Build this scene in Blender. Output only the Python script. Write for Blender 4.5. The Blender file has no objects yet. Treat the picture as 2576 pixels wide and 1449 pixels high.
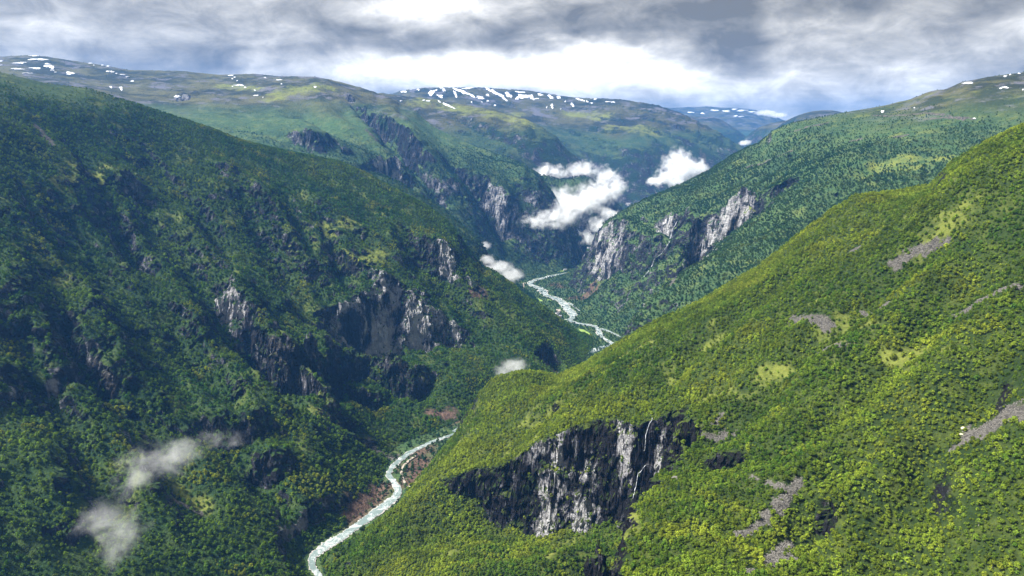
import bpy, math, random
import numpy as np

# ---------------------------------------------------------------- camera, sky, sun, exposure
S = bpy.context.scene
COL = S.collection
TH = math.radians(13.0)
FPX = 1717.0                       # focal length in units of a 2576 px wide frame
CAMZ = 700.0
HAZE = 4.3e-5
cam_d = bpy.data.cameras.new('camera')
cam_d.sensor_width = 36.0
cam_d.lens = 36.0 * FPX / 2576.0
cam_d.clip_start = 1.0
cam_d.clip_end = 90000.0
cam = bpy.data.objects.new('camera', cam_d)
COL.objects.link(cam)
cam.location = (0, 0, CAMZ)
cam.rotation_euler = (math.radians(90) - TH, 0, 0)
S.camera = cam

SUN_EL, SUN_AZ = math.radians(53), math.radians(-98)     # azimuth from +Y, negative = to the left
sun_d = bpy.data.lights.new('sun', 'SUN')
sun_d.energy = 5.0
sun_d.angle = math.radians(10)
sun_d.color = (1.0, 0.97, 0.92)
sun = bpy.data.objects.new('sun', sun_d)
COL.objects.link(sun)
sun.location = (0, 0, 3000)
sun.rotation_euler = (math.radians(90) - SUN_EL, 0, math.pi - SUN_AZ)

S.view_settings.view_transform = 'Standard'
S.view_settings.look = 'None'
S.view_settings.exposure = 1.62
S.view_settings.gamma = 1.0
S.view_settings.use_curve_mapping = False
S.render.engine = 'CYCLES'
S.cycles.use_denoising = True
S.cycles.max_bounces = 10
S.cycles.diffuse_bounces = 2
S.cycles.glossy_bounces = 2
S.cycles.transmission_bounces = 2
S.cycles.transparent_max_bounces = 8
S.cycles.volume_bounces = 6
S.cycles.volume_step_rate = 1.0
S.cycles.volume_max_steps = 256


class NT:
    """small helper for node trees"""
    def __init__(self, tree):
        self.t = tree
        tree.nodes.clear()

    def n(self, kind, **kw):
        nd = self.t.nodes.new(kind)
        for k, v in kw.items():
            setattr(nd, k, v)
        return nd

    def val(self, sock, v):
        if hasattr(v, 'is_linked') or isinstance(v, bpy.types.NodeSocket):
            self.t.links.new(v, sock)
        else:
            sock.default_value = v

    def math(self, op, a, b=0.0, c=0.0, clamp=False):
        nd = self.n('ShaderNodeMath', operation=op, use_clamp=clamp)
        self.val(nd.inputs[0], a)
        self.val(nd.inputs[1], b)
        self.val(nd.inputs[2], c)
        return nd.outputs[0]

    def vmath(self, op, a, b=(0, 0, 0)):
        nd = self.n('ShaderNodeVectorMath', operation=op)
        self.val(nd.inputs[0], a)
        self.val(nd.inputs[1], b)
        return nd.outputs['Value'] if op in ('LENGTH', 'DOT_PRODUCT', 'DISTANCE') else nd.outputs[0]

    def noise(self, vec, scale, detail=4.0, rough=0.55, dist=0.0, lac=2.0):
        nd = self.n('ShaderNodeTexNoise')
        self.val(nd.inputs['Vector'], vec)
        nd.inputs['Scale'].default_value = scale
        nd.inputs['Detail'].default_value = detail
        nd.inputs['Roughness'].default_value = rough
        nd.inputs['Distortion'].default_value = dist
        nd.inputs['Lacunarity'].default_value = lac
        return nd.outputs['Fac']

    def ss(self, x, lo, hi):
        nd = self.n('ShaderNodeMapRange', interpolation_type='SMOOTHSTEP')
        self.val(nd.inputs['Value'], x)
        nd.inputs['From Min'].default_value = lo
        nd.inputs['From Max'].default_value = hi
        return nd.outputs['Result']

    def lin(self, x, lo, hi, a=0.0, b=1.0, clamp=True):
        nd = self.n('ShaderNodeMapRange', clamp=clamp)
        self.val(nd.inputs['Value'], x)
        nd.inputs['From Min'].default_value = lo
        nd.inputs['From Max'].default_value = hi
        nd.inputs['To Min'].default_value = a
        nd.inputs['To Max'].default_value = b
        return nd.outputs['Result']

    def mix(self, f, a, b):
        nd = self.n('ShaderNodeMix', data_type='RGBA')
        self.val(nd.inputs[0], f)
        for s, v in ((nd.inputs[6], a), (nd.inputs[7], b)):
            if isinstance(v, tuple) and len(v) == 3:
                v = (*v, 1.0)
            self.val(s, v)
        return nd.outputs[2]

    def mapv(self, vec, scale=(1, 1, 1), rot=(0, 0, 0), loc=(0, 0, 0)):
        nd = self.n('ShaderNodeMapping')
        self.val(nd.inputs['Vector'], vec)
        nd.inputs['Scale'].default_value = scale
        nd.inputs['Rotation'].default_value = rot
        nd.inputs['Location'].default_value = loc
        return nd.outputs[0]

    def link(self, a, b):
        self.t.links.new(a, b)


# ---- the sky: a broken grey cloud deck seen from below, a thin clear blue above it
world = bpy.data.worlds.new('World')
S.world = world
world.use_nodes = True
W = NT(world.node_tree)
out = W.n('ShaderNodeOutputWorld')
bg = W.n('ShaderNodeBackground')
W.link(bg.outputs[0], out.inputs[0])
sky = W.n('ShaderNodeTexSky', sky_type='NISHITA')
sky.sun_disc = False
sky.sun_elevation = SUN_EL
sky.sun_rotation = -SUN_AZ
sky.altitude = 700
tc = W.n('ShaderNodeTexCoord')
D = tc.outputs['Generated']
sep = W.n('ShaderNodeSeparateXYZ')
W.link(D, sep.inputs[0])
dz = W.math('MAXIMUM', sep.outputs[2], 0.0)
den = W.math('ADD', dz, 0.07)
px_ = W.math('DIVIDE', sep.outputs[0], den)
py_ = W.math('DIVIDE', sep.outputs[1], den)
cmb = W.n('ShaderNodeCombineXYZ')
W.link(px_, cmb.inputs[0])
W.link(py_, cmb.inputs[1])
plane = cmb.outputs[0]                                   # position on the cloud deck
big = W.noise(W.mapv(plane, (0.55, 0.85, 1), loc=(3.1, 1.7, 0)), 0.55, 3.0, 0.5, 0.35)
fine = W.noise(W.mapv(plane, (0.8, 1.0, 1), loc=(9.1, 4.2, 2)), 1.5, 7.0, 0.56, 0.7)
wisp = W.noise(W.mapv(D, (1.0, 1.0, 2.0)), 16.0, 9.0, 0.62, 0.35)
puff = W.noise(W.mapv(D, (1.0, 1.0, 1.9), loc=(2.3, 0.4, 1.1)), 5.5, 6.0, 0.55, 0.5)
SKY_BANKS = [  # px, py, rx, ry, amount (minus = dark belly, plus = bright gap)
    (1060, 20, 170, 55, 0.60), (1200, 175, 520, 50, 0.75), (1850, 215, 420, 40, 0.40), (1560, 125, 130, 28, 0.35),
    (830, 95, 260, 55, -0.30), (560, 145, 240, 32, -0.26), (1800, 40, 480, 55, -0.36), (1300, 85, 220, 42, -0.20),
    (100, 10, 160, 30, -0.10), (620, 55, 110, 45, 0.26), (250, 80, 300, 45, 0.08), (2350, 70, 330, 60, 0.14), (2250, 150, 300, 35, 0.02),
]
def pixdir(px, py):
    u, v = (px - 1288.0) / FPX, (724.5 - py) / FPX
    d = np.array([u, math.cos(TH) + v * math.sin(TH), -math.sin(TH) + v * math.cos(TH)])
    return d / np.linalg.norm(d)


wob = W.n('ShaderNodeTexNoise')
W.link(W.mapv(D, (1.0, 1.0, 2.0)), wob.inputs['Vector'])
wob.inputs['Scale'].default_value = 9.0
wob.inputs['Detail'].default_value = 5.0
wv = W.vmath('MULTIPLY', W.vmath('SUBTRACT', wob.outputs['Color'], (0.5, 0.5, 0.5)), (0.16, 0.0, 0.07))
Dw = W.vmath('ADD', D, wv)


def bank(px, py, rx, ry):
    """a soft cloud bank or gap in the deck, centred on a direction"""
    d0 = pixdir(px, py)
    q = W.vmath('SUBTRACT', Dw, tuple(d0))
    q = W.vmath('MULTIPLY', q, (FPX / rx, 0.5, FPX / ry))
    return W.ss(W.vmath('LENGTH', q), 1.5, 0.0)


f = W.math('ADD', W.math('MULTIPLY', big, 0.35), W.math('MULTIPLY', fine, 0.22))
f = W.math('ADD', f, W.math('MULTIPLY', wisp, 0.95))
f = W.math('ADD', f, W.math('MULTIPLY', puff, 0.75))
f = W.math('SUBTRACT', W.math('MULTIPLY', f, 1.25), 1.04)
for b in SKY_BANKS:
    f = W.math('ADD', f, W.math('MULTIPLY', bank(*b[:4]), b[4]))
ramp = W.n('ShaderNodeValToRGB')
W.link(f, ramp.inputs[0])
cr = ramp.color_ramp
cr.elements[0].position = 0.0
cr.elements[0].color = (0.090, 0.087, 0.078, 1)
cr.elements[1].position = 0.26
cr.elements[1].color = (0.168, 0.162, 0.146, 1)
for p_, c_ in ((0.46, (0.250, 0.242, 0.219, 1)), (0.66, (0.362, 0.350, 0.322, 1)), (0.84, (0.50, 0.49, 0.472, 1)), (1.0, (0.62, 0.61, 0.59, 1))):
    e = cr.elements.new(p_)
    e.color = c_
low = W.ss(dz, 0.035, 0.0)                               # thin veil towards the horizon
cl = W.mix(W.math('MULTIPLY', low, 0.35), ramp.outputs[0], (0.37, 0.37, 0.375))
blue = W.vmath('SCALE', sky.outputs[0])
blue.node.inputs['Scale'].default_value = 0.10
gap = W.ss(f, 1.1, 1.6)
skyc = W.mix(W.math('MULTIPLY', gap, 0.25), cl, blue)
W.link(skyc, bg.inputs['Color'])
bg.inputs['Strength'].default_value = 0.88


# ---------------------------------------------------------------- numeric helpers
def dirv(px, py):
    u, v = (px - 1288.0) / FPX, (724.5 - py) / FPX
    return u, math.cos(TH) + v * math.sin(TH), -math.sin(TH) + v * math.cos(TH)


def P(px, py, Y):
    """the place at ground distance Y in the direction of a pixel of the photograph"""
    a, b, c = dirv(px, py)
    return (a * Y / b, Y, CAMZ + c * Y / b)


def PZ(px, Y, z):
    return ((px - 1288.0) / FPX * Y, Y, z)


def _hash(ix, iy, seed):
    h = (ix * 374761393 + iy * 668265263 + seed * 974634777) & 0xFFFFFFFF
    h = ((h ^ (h >> 13)) * 1274126177) & 0xFFFFFFFF
    return ((h ^ (h >> 16)) & 0xFFFFFF).astype(np.float64) / 0xFFFFFF


def vnoise(x, y, seed=0):
    x0, y0 = np.floor(x), np.floor(y)
    fx, fy = x - x0, y - y0
    ix, iy = x0.astype(np.int64), y0.astype(np.int64)
    fx = fx * fx * fx * (fx * (fx * 6 - 15) + 10)
    fy = fy * fy * fy * (fy * (fy * 6 - 15) + 10)
    a, b = _hash(ix, iy, seed), _hash(ix + 1, iy, seed)
    c, d = _hash(ix, iy + 1, seed), _hash(ix + 1, iy + 1, seed)
    return ((a + (b - a) * fx) * (1 - fy) + (c + (d - c) * fx) * fy) * 2 - 1


def fbm(x, y, seed=0, octv=4, gain=0.5, ridged=False):
    s, a, t = 0.0, 1.0, 0.0
    for o in range(octv):
        n = vnoise(x, y, seed + o * 17)
        if ridged:
            n = 1 - 2 * np.abs(n)
        s = s + a * n
        t += a
        a *= gain
        x, y = x * 2.03 + 11.3, y * 2.03 - 7.1
    return s / t


def sstep(x, lo, hi):
    t = np.clip((x - lo) / (hi - lo), 0, 1)
    return t * t * (3 - 2 * t)


def zfloor(Y):
    return np.interp(Y, [0, 1100, 1700, 2400, 3500, 6000], [104, 100, 66, 34, 12, 0])


def on_floor(px, py):
    a, b, c = dirv(px, py)
    Y = 1200.0
    for _ in range(60):
        Y = 0.5 * Y + 0.5 * (float(zfloor(Y)) - CAMZ) / (c / b)
    return np.array([a * Y / b, Y])


class RBF:
    def __init__(self, pts, c=70.0, smooth=6.0):
        p = np.array(pts, float)
        self.xy, z = p[:, :2], p[:, 2]
        self.c = c
        n = len(p)
        A = np.zeros((n + 3, n + 3))
        r = np.hypot(self.xy[:, None, 0] - self.xy[None, :, 0], self.xy[:, None, 1] - self.xy[None, :, 1])
        A[:n, :n] = -np.sqrt(r * r + c * c) + smooth * np.eye(n)
        A[:n, n] = 1
        A[:n, n + 1:] = self.xy / 1000.0
        A[n:, :n] = A[:n, n:].T
        self.w = np.linalg.solve(A, np.concatenate([z, [0, 0, 0]]))

    def __call__(self, X, Y):
        out_ = self.w[-3] + self.w[-2] * X / 1000.0 + self.w[-1] * Y / 1000.0
        for (a, b), w in zip(self.xy, self.w):
            out_ = out_ - w * np.sqrt((X - a) ** 2 + (Y - b) ** 2 + self.c ** 2)
        return out_


def polydist(X, Y, line):
    """signed distance (left of the line is positive) and position along the line 0..n-1"""
    best = np.full(X.shape, 1e18)
    sd = np.zeros(X.shape)
    par = np.zeros(X.shape)
    n = len(line) - 1
    for i in range(n):
        ax, ay = line[i][:2]
        bx, by = line[i + 1][:2]
        ex, ey = bx - ax, by - ay
        L2 = ex * ex + ey * ey
        t = np.clip(((X - ax) * ex + (Y - ay) * ey) / L2, 0, 1)
        qx, qy = X - ax - t * ex, Y - ay - t * ey
        d2 = qx * qx + qy * qy
        s = np.sign(ex * (Y - ay) - ey * (X - ax))
        m = d2 < best
        best = np.where(m, d2, best)
        sd = np.where(m, s * np.sqrt(d2), sd)
        par = np.where(m, i + t, par)
    return sd, par


class Mass:
    """one mountain or slope: a height grid over the ground plan"""
    def __init__(self, name, pts, box, step, c=70.0):
        self.name = name
        self.x0, self.x1, self.y0, self.y1 = box
        self.step = step
        self.nx = int((self.x1 - self.x0) / step) + 1
        self.ny = int((self.y1 - self.y0) / step) + 1
        xs = self.x0 + np.arange(self.nx) * step
        ys = self.y0 + np.arange(self.ny) * step
        self.X, self.Y = np.meshgrid(xs, ys)
        self.Z = RBF(pts, c)(self.X, self.Y)

    def sample(self, x, y, fill=-500.0):
        x, y = np.asarray(x, float), np.asarray(y, float)
        gx, gy = (x - self.x0) / self.step, (y - self.y0) / self.step
        ok = (gx >= 0) & (gy >= 0) & (gx < self.nx - 1.001) & (gy < self.ny - 1.001)
        gx, gy = np.clip(gx, 0, self.nx - 1.001), np.clip(gy, 0, self.ny - 1.001)
        i, j = gx.astype(int), gy.astype(int)
        fx, fy = gx - i, gy - j
        z = (self.Z[j, i] * (1 - fx) + self.Z[j, i + 1] * fx) * (1 - fy) + \
            (self.Z[j + 1, i] * (1 - fx) + self.Z[j + 1, i + 1] * fx) * fy
        return np.where(ok, z, fill)

    def normal_z(self):
        gy, gx = np.gradient(self.Z, self.step)
        return 1 / np.sqrt(1 + gx * gx + gy * gy), gx, gy

    def hit(self, px, py, y0=None):
        """where the view ray through a pixel first meets this mass"""
        a, b, c = dirv(px, py)
        Yr = np.arange(y0 or self.y0 + 1, self.y1, self.step * 0.5)
        xr, zr = a / b * Yr, CAMZ + c / b * Yr
        g = self.sample(xr, Yr)
        k = np.nonzero(g >= zr)[0]
        if len(k) == 0:
            k = [int(np.argmin(np.abs(g - zr)))]
        return np.array([xr[k[0]], Yr[k[0]], g[k[0]]])

    def cliff(self, line, h, w=14.0, L=70.0, warp=10.0, seed=5, up=0.5):
        """steepen the slope along a line of pixels (left to right, seen from the valley): the uphill edge rises, the foot drops"""
        pts = [self.hit(*p) for p in line]
        sd, par = polydist(self.X, self.Y, pts)
        ends = np.hypot(self.X - pts[0][0], self.Y - pts[0][1])
        ende = np.hypot(self.X - pts[-1][0], self.Y - pts[-1][1])
        hh = np.interp(par, range(len(h)), h) * (1.0 + 0.5 * vnoise(self.X / 45, self.Y / 45, seed + 3))
        d = sd + warp * 1.7 * (fbm(self.X / 30, self.Y / 30, seed, 4, 0.6) + 0.8 * vnoise(self.X / 80, self.Y / 80, seed + 9))
        far = np.exp(-np.maximum(0, np.abs(sd) - w) / L)
        self.Z += hh * np.where(d > 0, up, 1 - up) * np.clip(d / w, -1, 1) * far * sstep(np.minimum(ends, ende), 0.0, 25.0)

    def gully(self, line, depth, w, seed):
        """a stream-cut furrow with a rib on each side"""
        pts = [self.hit(*p) for p in line]
        sd, par = polydist(self.X, self.Y, pts)
        d = np.abs(sd + 0.5 * w * fbm(self.X / (2 * w), self.Y / (2 * w), seed, 3)) / w
        n = len(line) - 1
        k = sstep(par, 0.0, 0.7) * (1 - sstep(par, n - 0.5, n))
        self.Z += depth * k * (-np.exp(-d * d) + 0.55 * np.exp(-((d - 1.9) / 0.9) ** 2))


# ---------------------------------------------------------------- the land, mass by mass (height grids)
def plane6(px, py):
    """the upper slope of the near spur is close to a tilted plane"""
    a, b, c = dirv(px, py)
    e, k = c / b, a / b
    Y = 515.0 / (-e + 0.6 * k + 0.08)
    return P(px, py, Y)


# near spur: the wooded upper slope, cut by a rim
up_pts = [plane6(*p) for p in ((1530, 870), (1500, 1000), (1700, 1000), (1900, 1000), (2200, 900), (2400, 700), (2100, 700),
                               (2000, 590), (1750, 760), (2576, 800), (2576, 1200), (2576, 1449), (2250, 1200), (2150, 1449), (1640, 820),
                               (2250, 560), (1900, 850), (1900, 670), (2800, 600), (2800, 1200))]
up_pts += [P(2576, 308, 1010), P(2480, 348, 985), P(2385, 405, 940), P(2345, 455, 900), P(2260, 480, 1040), P(2150, 487, 1060),
           P(1400, 938, 1125), P(1300, 930, 1160), P(1240, 946, 1190), P(1200, 985, 1200), P(1170, 1030, 1195), P(1130, 1100, 1180),
           P(1080, 1160, 1110), P(1010, 1240, 1025), P(930, 1320, 930), P(850, 1400, 855),
           P(1150, 1100, 1075), P(1200, 1050, 1080), P(1300, 1000, 1065), P(1400, 1000, 980), P(1300, 1100, 960), P(1100, 1180, 960),
           P(1250, 1165, 900), P(1400, 1090, 850), P(1530, 1065, 810), P(1690, 1050, 765), P(1740, 1170, 675), P(1649, 1229, 620),
           P(1602, 1273, 580), P(1555, 1346, 520), P(1522, 1449, 470), P(1800, 1449, 400), P(1850, 1250, 540),
           (60, 300, 380), (250, 250, 440), (420, 260, 520)]
up_pts += [(-60, 1330, 85), (20, 1340, 150), (90, 1330, 205), (200, 1400, 205), (230, 1600, 90), (400, 1280, 395), (560, 1350, 430),
           (650, 1250, 560), (850, 1250, 680), (700, 1550, 300), (950, 1500, 560), (-150, 1250, 70), (-220, 1130, 60), (-260, 1000, 60),
           (-300, 850, 80), (800, 700, 690), (900, 1000, 790)]
SPUR = Mass('spur', up_pts, (-330, 960, 250, 1650), 3.0, 60.0)
LOWER = Mass('spur_foot', [P(1220, 1350, 790), P(1340, 1330, 770), P(1440, 1320, 750), P(1520, 1380, 690), P(1560, 1310, 735), P(1620, 1250, 745),
                           P(1440, 1449, 660), P(1200, 1449, 700), P(1000, 1449, 740), P(850, 1430, 800), P(1050, 1350, 850),
                           P(930, 1325, 925), P(1010, 1245, 1015), P(1100, 1200, 930), P(1150, 1250, 880), (40, 450, 235), (-80, 560, 180),
                           (200, 900, 230), (100, 1000, 150), (-240, 780, 100), (200, 600, 250), (-60, 1100, 130), (-250, 560, 90),
                           (200, 350, 300), (-330, 900, 60)], (-330, 960, 250, 1650), 3.0, 40.0)
RIM = [P(1040, 1290, 965), P(1110, 1200, 940), P(1170, 1165, 920), P(1250, 1160, 895), P(1330, 1165, 875), P(1365, 1125, 860), P(1400, 1085, 850),
       P(1450, 1108, 822), P(1490, 1085, 818), P(1540, 1062, 808), P(1600, 1045, 795), P(1640, 1043, 790), P(1690, 1050, 770), P(1706, 1090, 735),
       P(1722, 1140, 690), P(1735, 1172, 672), P(1679, 1199, 648), P(1649, 1229, 620), P(1602, 1273, 580), P(1569, 1309, 548), P(1555, 1346, 520),
       P(1535, 1386, 498), P(1522, 1449, 470), P(1470, 1600, 390), P(1400, 1900, 250)]
sd, par = polydist(SPUR.X, SPUR.Y, RIM)
warp = 30 * fbm(SPUR.X / 55, SPUR.Y / 55, 3, 4, 0.6) + 7 * fbm(SPUR.X / 10, SPUR.Y / 10, 8, 2)
dd = sd + warp * sstep(par, 0.3, 2) - 3
K = np.interp(par, [0, 0.6, 1.5, 2.6, 24], [0.0, 1.2, 3.0, 4.4, 4.4])
relief = 9 * fbm(SPUR.X / 90, SPUR.Y / 90, 41, 4) + 3.0 * fbm(SPUR.X / 24, SPUR.Y / 24, 42, 3)
cut = K * np.maximum(0, -dd) * (1 + 0.3 * vnoise(SPUR.X / 15, SPUR.Y / 15, 77))
cut = cut + 4.6 * np.sin(cut / 34 * 2 * math.pi + 3 * vnoise(SPUR.X / 40, SPUR.Y / 40, 78)) * sstep(cut, 4, 15)
top = SPUR.Z + relief - cut
gul = 10 * fbm(SPUR.X / 60, SPUR.Y / 60, 51, 4) + 3 * fbm(SPUR.X / 15, SPUR.Y / 15, 52, 3)
base = LOWER.Z + gul - 42 * np.exp(-((sd + 45) / 62) ** 2) * sstep(par, 0.8, 3) * (1 - sstep(par, 20, 23))
SPUR.Z = np.maximum(top, base)
SPUR.inside = dd
SPUR.gully([(2420, 560), (2250, 700), (2100, 830), (1950, 960), (1850, 1080), (1790, 1150)], 11, 20, 851)
SPUR.gully([(2576, 600), (2400, 760), (2250, 900), (2100, 1060), (2040, 1150)], 13, 22, 853)
SPUR.gully([(2350, 950), (2180, 1120), (2070, 1250), (1990, 1400)], 10, 16, 855)
SPUR.gully([(2576, 880), (2450, 1010), (2330, 1180), (2250, 1400)], 12, 20, 857)
SPUR.gully([(2050, 620), (1930, 740), (1800, 850), (1680, 960), (1600, 1030)], 10, 22, 859)
SPUR.gully([(1560, 900), (1480, 960), (1400, 1020), (1320, 1090)], 8, 20, 861)
SPUR.cliff([(1740, 1178), (1800, 1168), (1860, 1158), (1905, 1150)], [14, 30, 26, 8], 5, 20, 4, 501)
SPUR.cliff([(2030, 1300), (2060, 1300), (2090, 1305), (2130, 1315)], [8, 34, 34, 8], 4, 20, 4, 503)
SPUR.cliff([(2032, 1165), (2046, 1150), (2052, 1135)], [12, 24, 8], 4, 16, 3, 505)
SPUR.cliff([(1375, 1024), (1400, 1020), (1428, 1010)], [6, 16, 6], 4, 18, 3, 507)
SPUR.cliff([(1395, 1100), (1440, 1060), (1455, 1045)], [6, 14, 6], 4, 18, 3, 509)
del LOWER

# left mountain
lm = [P(0, 178, 1650), P(123, 207, 1720), P(233, 220, 1800), P(333, 253, 1850), P(450, 293, 1930), P(533, 320, 2000), P(617, 353, 2060), P(733, 380, 2130),
      P(859, 405, 2200), P(925, 433, 2200), P(1015, 483, 2180), P(1072, 510, 2130), P(1112, 540, 2080), P(1149, 573, 2040), P(1172, 610, 2000),
      P(1192, 633, 1980), P(1212, 660, 1960), P(1252, 683, 2010), P(1292, 710, 2030), P(1325, 740, 2050), P(1359, 760, 2060), P(1392, 783, 2070),
      P(1459, 833, 2090), P(1505, 858, 2100),
      P(1242, 736, 1890), P(1265, 766, 1850), P(1289, 816, 1790), P(1325, 860, 1740), P(1359, 896, 1690), P(1390, 935, 1650),
      P(1060, 700, 1780), P(970, 790, 1650), P(900, 880, 1540), P(1150, 800, 1720), P(1150, 900, 1600), P(1000, 950, 1440), P(1200, 950, 1510),
      P(1100, 600, 1920), P(960, 600, 1840), P(950, 520, 1990), P(780, 480, 1940), P(780, 600, 1720), P(600, 600, 1610), P(600, 450, 1800),
      P(700, 750, 1460), P(560, 760, 1350), P(600, 900, 1220), P(760, 900, 1350), P(400, 600, 1460), P(400, 750, 1250), P(400, 420, 1720),
      P(200, 400, 1520), P(200, 600, 1300), P(0, 300, 1400), P(0, 500, 1200), P(0, 800, 970), P(200, 800, 1070), P(400, 950, 1070), P(200, 1000, 930),
      P(0, 1100, 805), P(0, 1449, 660), P(200, 1250, 775), P(400, 1200, 870), P(400, 1400, 745), P(600, 1100, 1010), P(600, 1300, 855), P(690, 1449, 780),
      P(730, 1449, 790), P(800, 1330, 905), P(800, 1200, 985), P(900, 1200, 1065), P(950, 1130, 1205), P(900, 1060, 1245), P(830, 1010, 1210),
      P(720, 1000, 1140), P(1000, 1060, 1310), P(1100, 1060, 1350),
      PZ(1140, 1340, 70), PZ(1250, 1480, 70), PZ(1010, 1180, 80), PZ(960, 1000, 80), PZ(930, 850, 85),
      (-1500, 1650, 980), (-1900, 1900, 1060), (-1600, 2300, 800), (-1000, 2400, 560), (-600, 2600, 430), (-250, 2500, 300), (-50, 2350, 170),
      (150, 2350, 60), (330, 2250, 5), (420, 2100, -5), (300, 1950, 10), (-1200, 1150, 700), (-950, 800, 460), (-800, 600, 330), (-600, 500, 200),
      (-1900, 2700, 800), (180, 1700, 40), (0, 2700, -10), (150, 2600, -10), (-120, 2680, 60), (300, 2600, -10)]
LEFT = Mass('left_mountain', lm, (-1950, 450, 560, 2750), 5.0, 55.0)
u_ = (LEFT.X * 0.55 + LEFT.Y * 0.83)          # along the contour
t_ = (LEFT.X * 0.83 - LEFT.Y * 0.55)          # down the slope
wv_ = 60 * fbm(LEFT.X / 300, LEFT.Y / 300, 11, 3)
hi = sstep(LEFT.Z - zfloor(LEFT.Y), 20, 170) * (1 - 0.93 * sstep(LEFT.Z, 520, 700)) * (1 - 0.85 * sstep(LEFT.Y, 1800, 2020))
LEFT.Z += hi * (38 * fbm((u_ + wv_) / 150, t_ / 600, 12, 4, 0.5, True) + 13 * fbm((u_ + wv_) / 48, t_ / 330, 18, 3, 0.5, True) + 16 * fbm(LEFT.X / 190, LEFT.Y / 190, 13, 5) + 5 * fbm(LEFT.X / 28, LEFT.Y / 28, 14, 3))
LEFT.gully([(330, 470), (420, 590), (500, 690), (570, 780), (640, 870), (700, 960), (760, 1040)], 22, 30, 801)
LEFT.gully([(560, 420), (640, 550), (700, 670), (750, 780), (790, 840)], 18, 26, 803)
LEFT.gully([(90, 600), (160, 800), (260, 950), (370, 1060), (450, 1200), (560, 1330)], 22, 26, 805)
LEFT.gully([(800, 540), (840, 640), (870, 730), (890, 790)], 20, 22, 807)
LEFT.gully([(230, 480), (330, 650), (430, 790), (540, 930), (640, 1060)], 16, 26, 809)
LEFT.gully([(0, 700), (60, 880), (140, 1040), (230, 1180), (330, 1330)], 24, 24, 811)
LEFT.gully([(440, 440), (520, 560), (600, 690)], 12, 22, 813)
LEFT.gully([(150, 330), (260, 460), (330, 560)], 16, 24, 815)
LEFT.gully([(690, 460), (750, 560), (800, 660)], 11, 22, 817)
LEFT.gully([(1010, 560), (1030, 640), (1040, 700)], 14, 20, 819)
LEFT.gully([(790, 1010), (880, 1080), (960, 1140)], 16, 18, 821)
LEFT.gully([(560, 1100), (660, 1200), (740, 1330)], 18, 20, 823)
LEFT.cliff([(860, 850), (890, 840), (930, 820), (975, 800), (1010, 800)], [30, 130, 150, 130, 30], 16, 45, 14, 21, 0.30)
LEFT.cliff([(940, 770), (965, 745), (990, 745), (1030, 775), (1080, 800), (1130, 830), (1170, 850)], [20, 120, 130, 120, 120, 90, 10], 15, 45, 14, 22, 0.32)
LEFT.cliff([(800, 815), (840, 815), (880, 800)], [10, 40, 10], 9, 30, 8, 24, 0.4)
LEFT.cliff([(1120, 830), (1150, 850), (1200, 850)], [10, 50, 10], 9, 30, 8, 26, 0.4)
LEFT.cliff([(600, 800), (640, 840), (680, 890), (740, 930), (830, 930), (900, 915), (960, 930), (1030, 960), (1100, 930)], [30, 100, 120, 120, 125, 90, 100, 95, 10], 13, 36, 14, 23, 0.30)
LEFT.cliff([(760, 990), (850, 1000), (940, 1010), (1010, 990)], [10, 40, 40, 10], 9, 30, 10, 28, 0.4)
LEFT.cliff([(1040, 630), (1080, 650), (1120, 660), (1160, 690)], [10, 70, 80, 20], 13, 50, 12, 25)
LEFT.cliff([(530, 765), (565, 775), (600, 785)], [10, 60, 25], 10, 40, 6, 27)
LEFT.cliff([(90, 800), (170, 830), (260, 960), (330, 1010)], [20, 55, 55, 10], 12, 45, 12, 29)
LEFT.cliff([(280, 470), (340, 480), (380, 500)], [10, 45, 10], 12, 45, 12, 31)
LEFT.cliff([(520, 410), (560, 430), (600, 450)], [10, 40, 10], 12, 45, 12, 33)
LEFT.cliff([(0, 980), (60, 1000), (120, 1090)], [40, 55, 10], 12, 45, 12, 35)
LEFT.cliff([(440, 1060), (540, 1080), (640, 1090), (700, 1060)], [10, 45, 45, 10], 10, 40, 12, 37)
LEFT.cliff([(610, 1170), (680, 1180), (760, 1170)], [10, 40, 10], 10, 40, 12, 38)

# buttress behind the left mountain
butt = [P(1045, 483, 2620), P(1092, 510, 2600), P(1135, 543, 2560), P(1175, 576, 2520), P(1209, 606, 2500), P(1225, 630, 2500), P(1239, 656, 2500), P(1262, 700, 2520),
        P(950, 440, 2700), P(1150, 600, 2420), P(1050, 540, 2450), (-600, 2350, 430), (-300, 2300, 300), (-60, 2300, 130), (-300, 2900, 330), (-40, 2800, 5), (10, 2520, 5), (-90, 2700, 90),
        (100, 2600, 30), (-700, 3100, 480), (-800, 2700, 560), (60, 2350, 20)]
BUTT = Mass('wooded_buttress', butt, (-900, 200, 2250, 3100), 8.0, 60.0)
BUTT.Z += 9 * fbm(BUTT.X / 90, BUTT.Y / 90, 61, 4)

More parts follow.
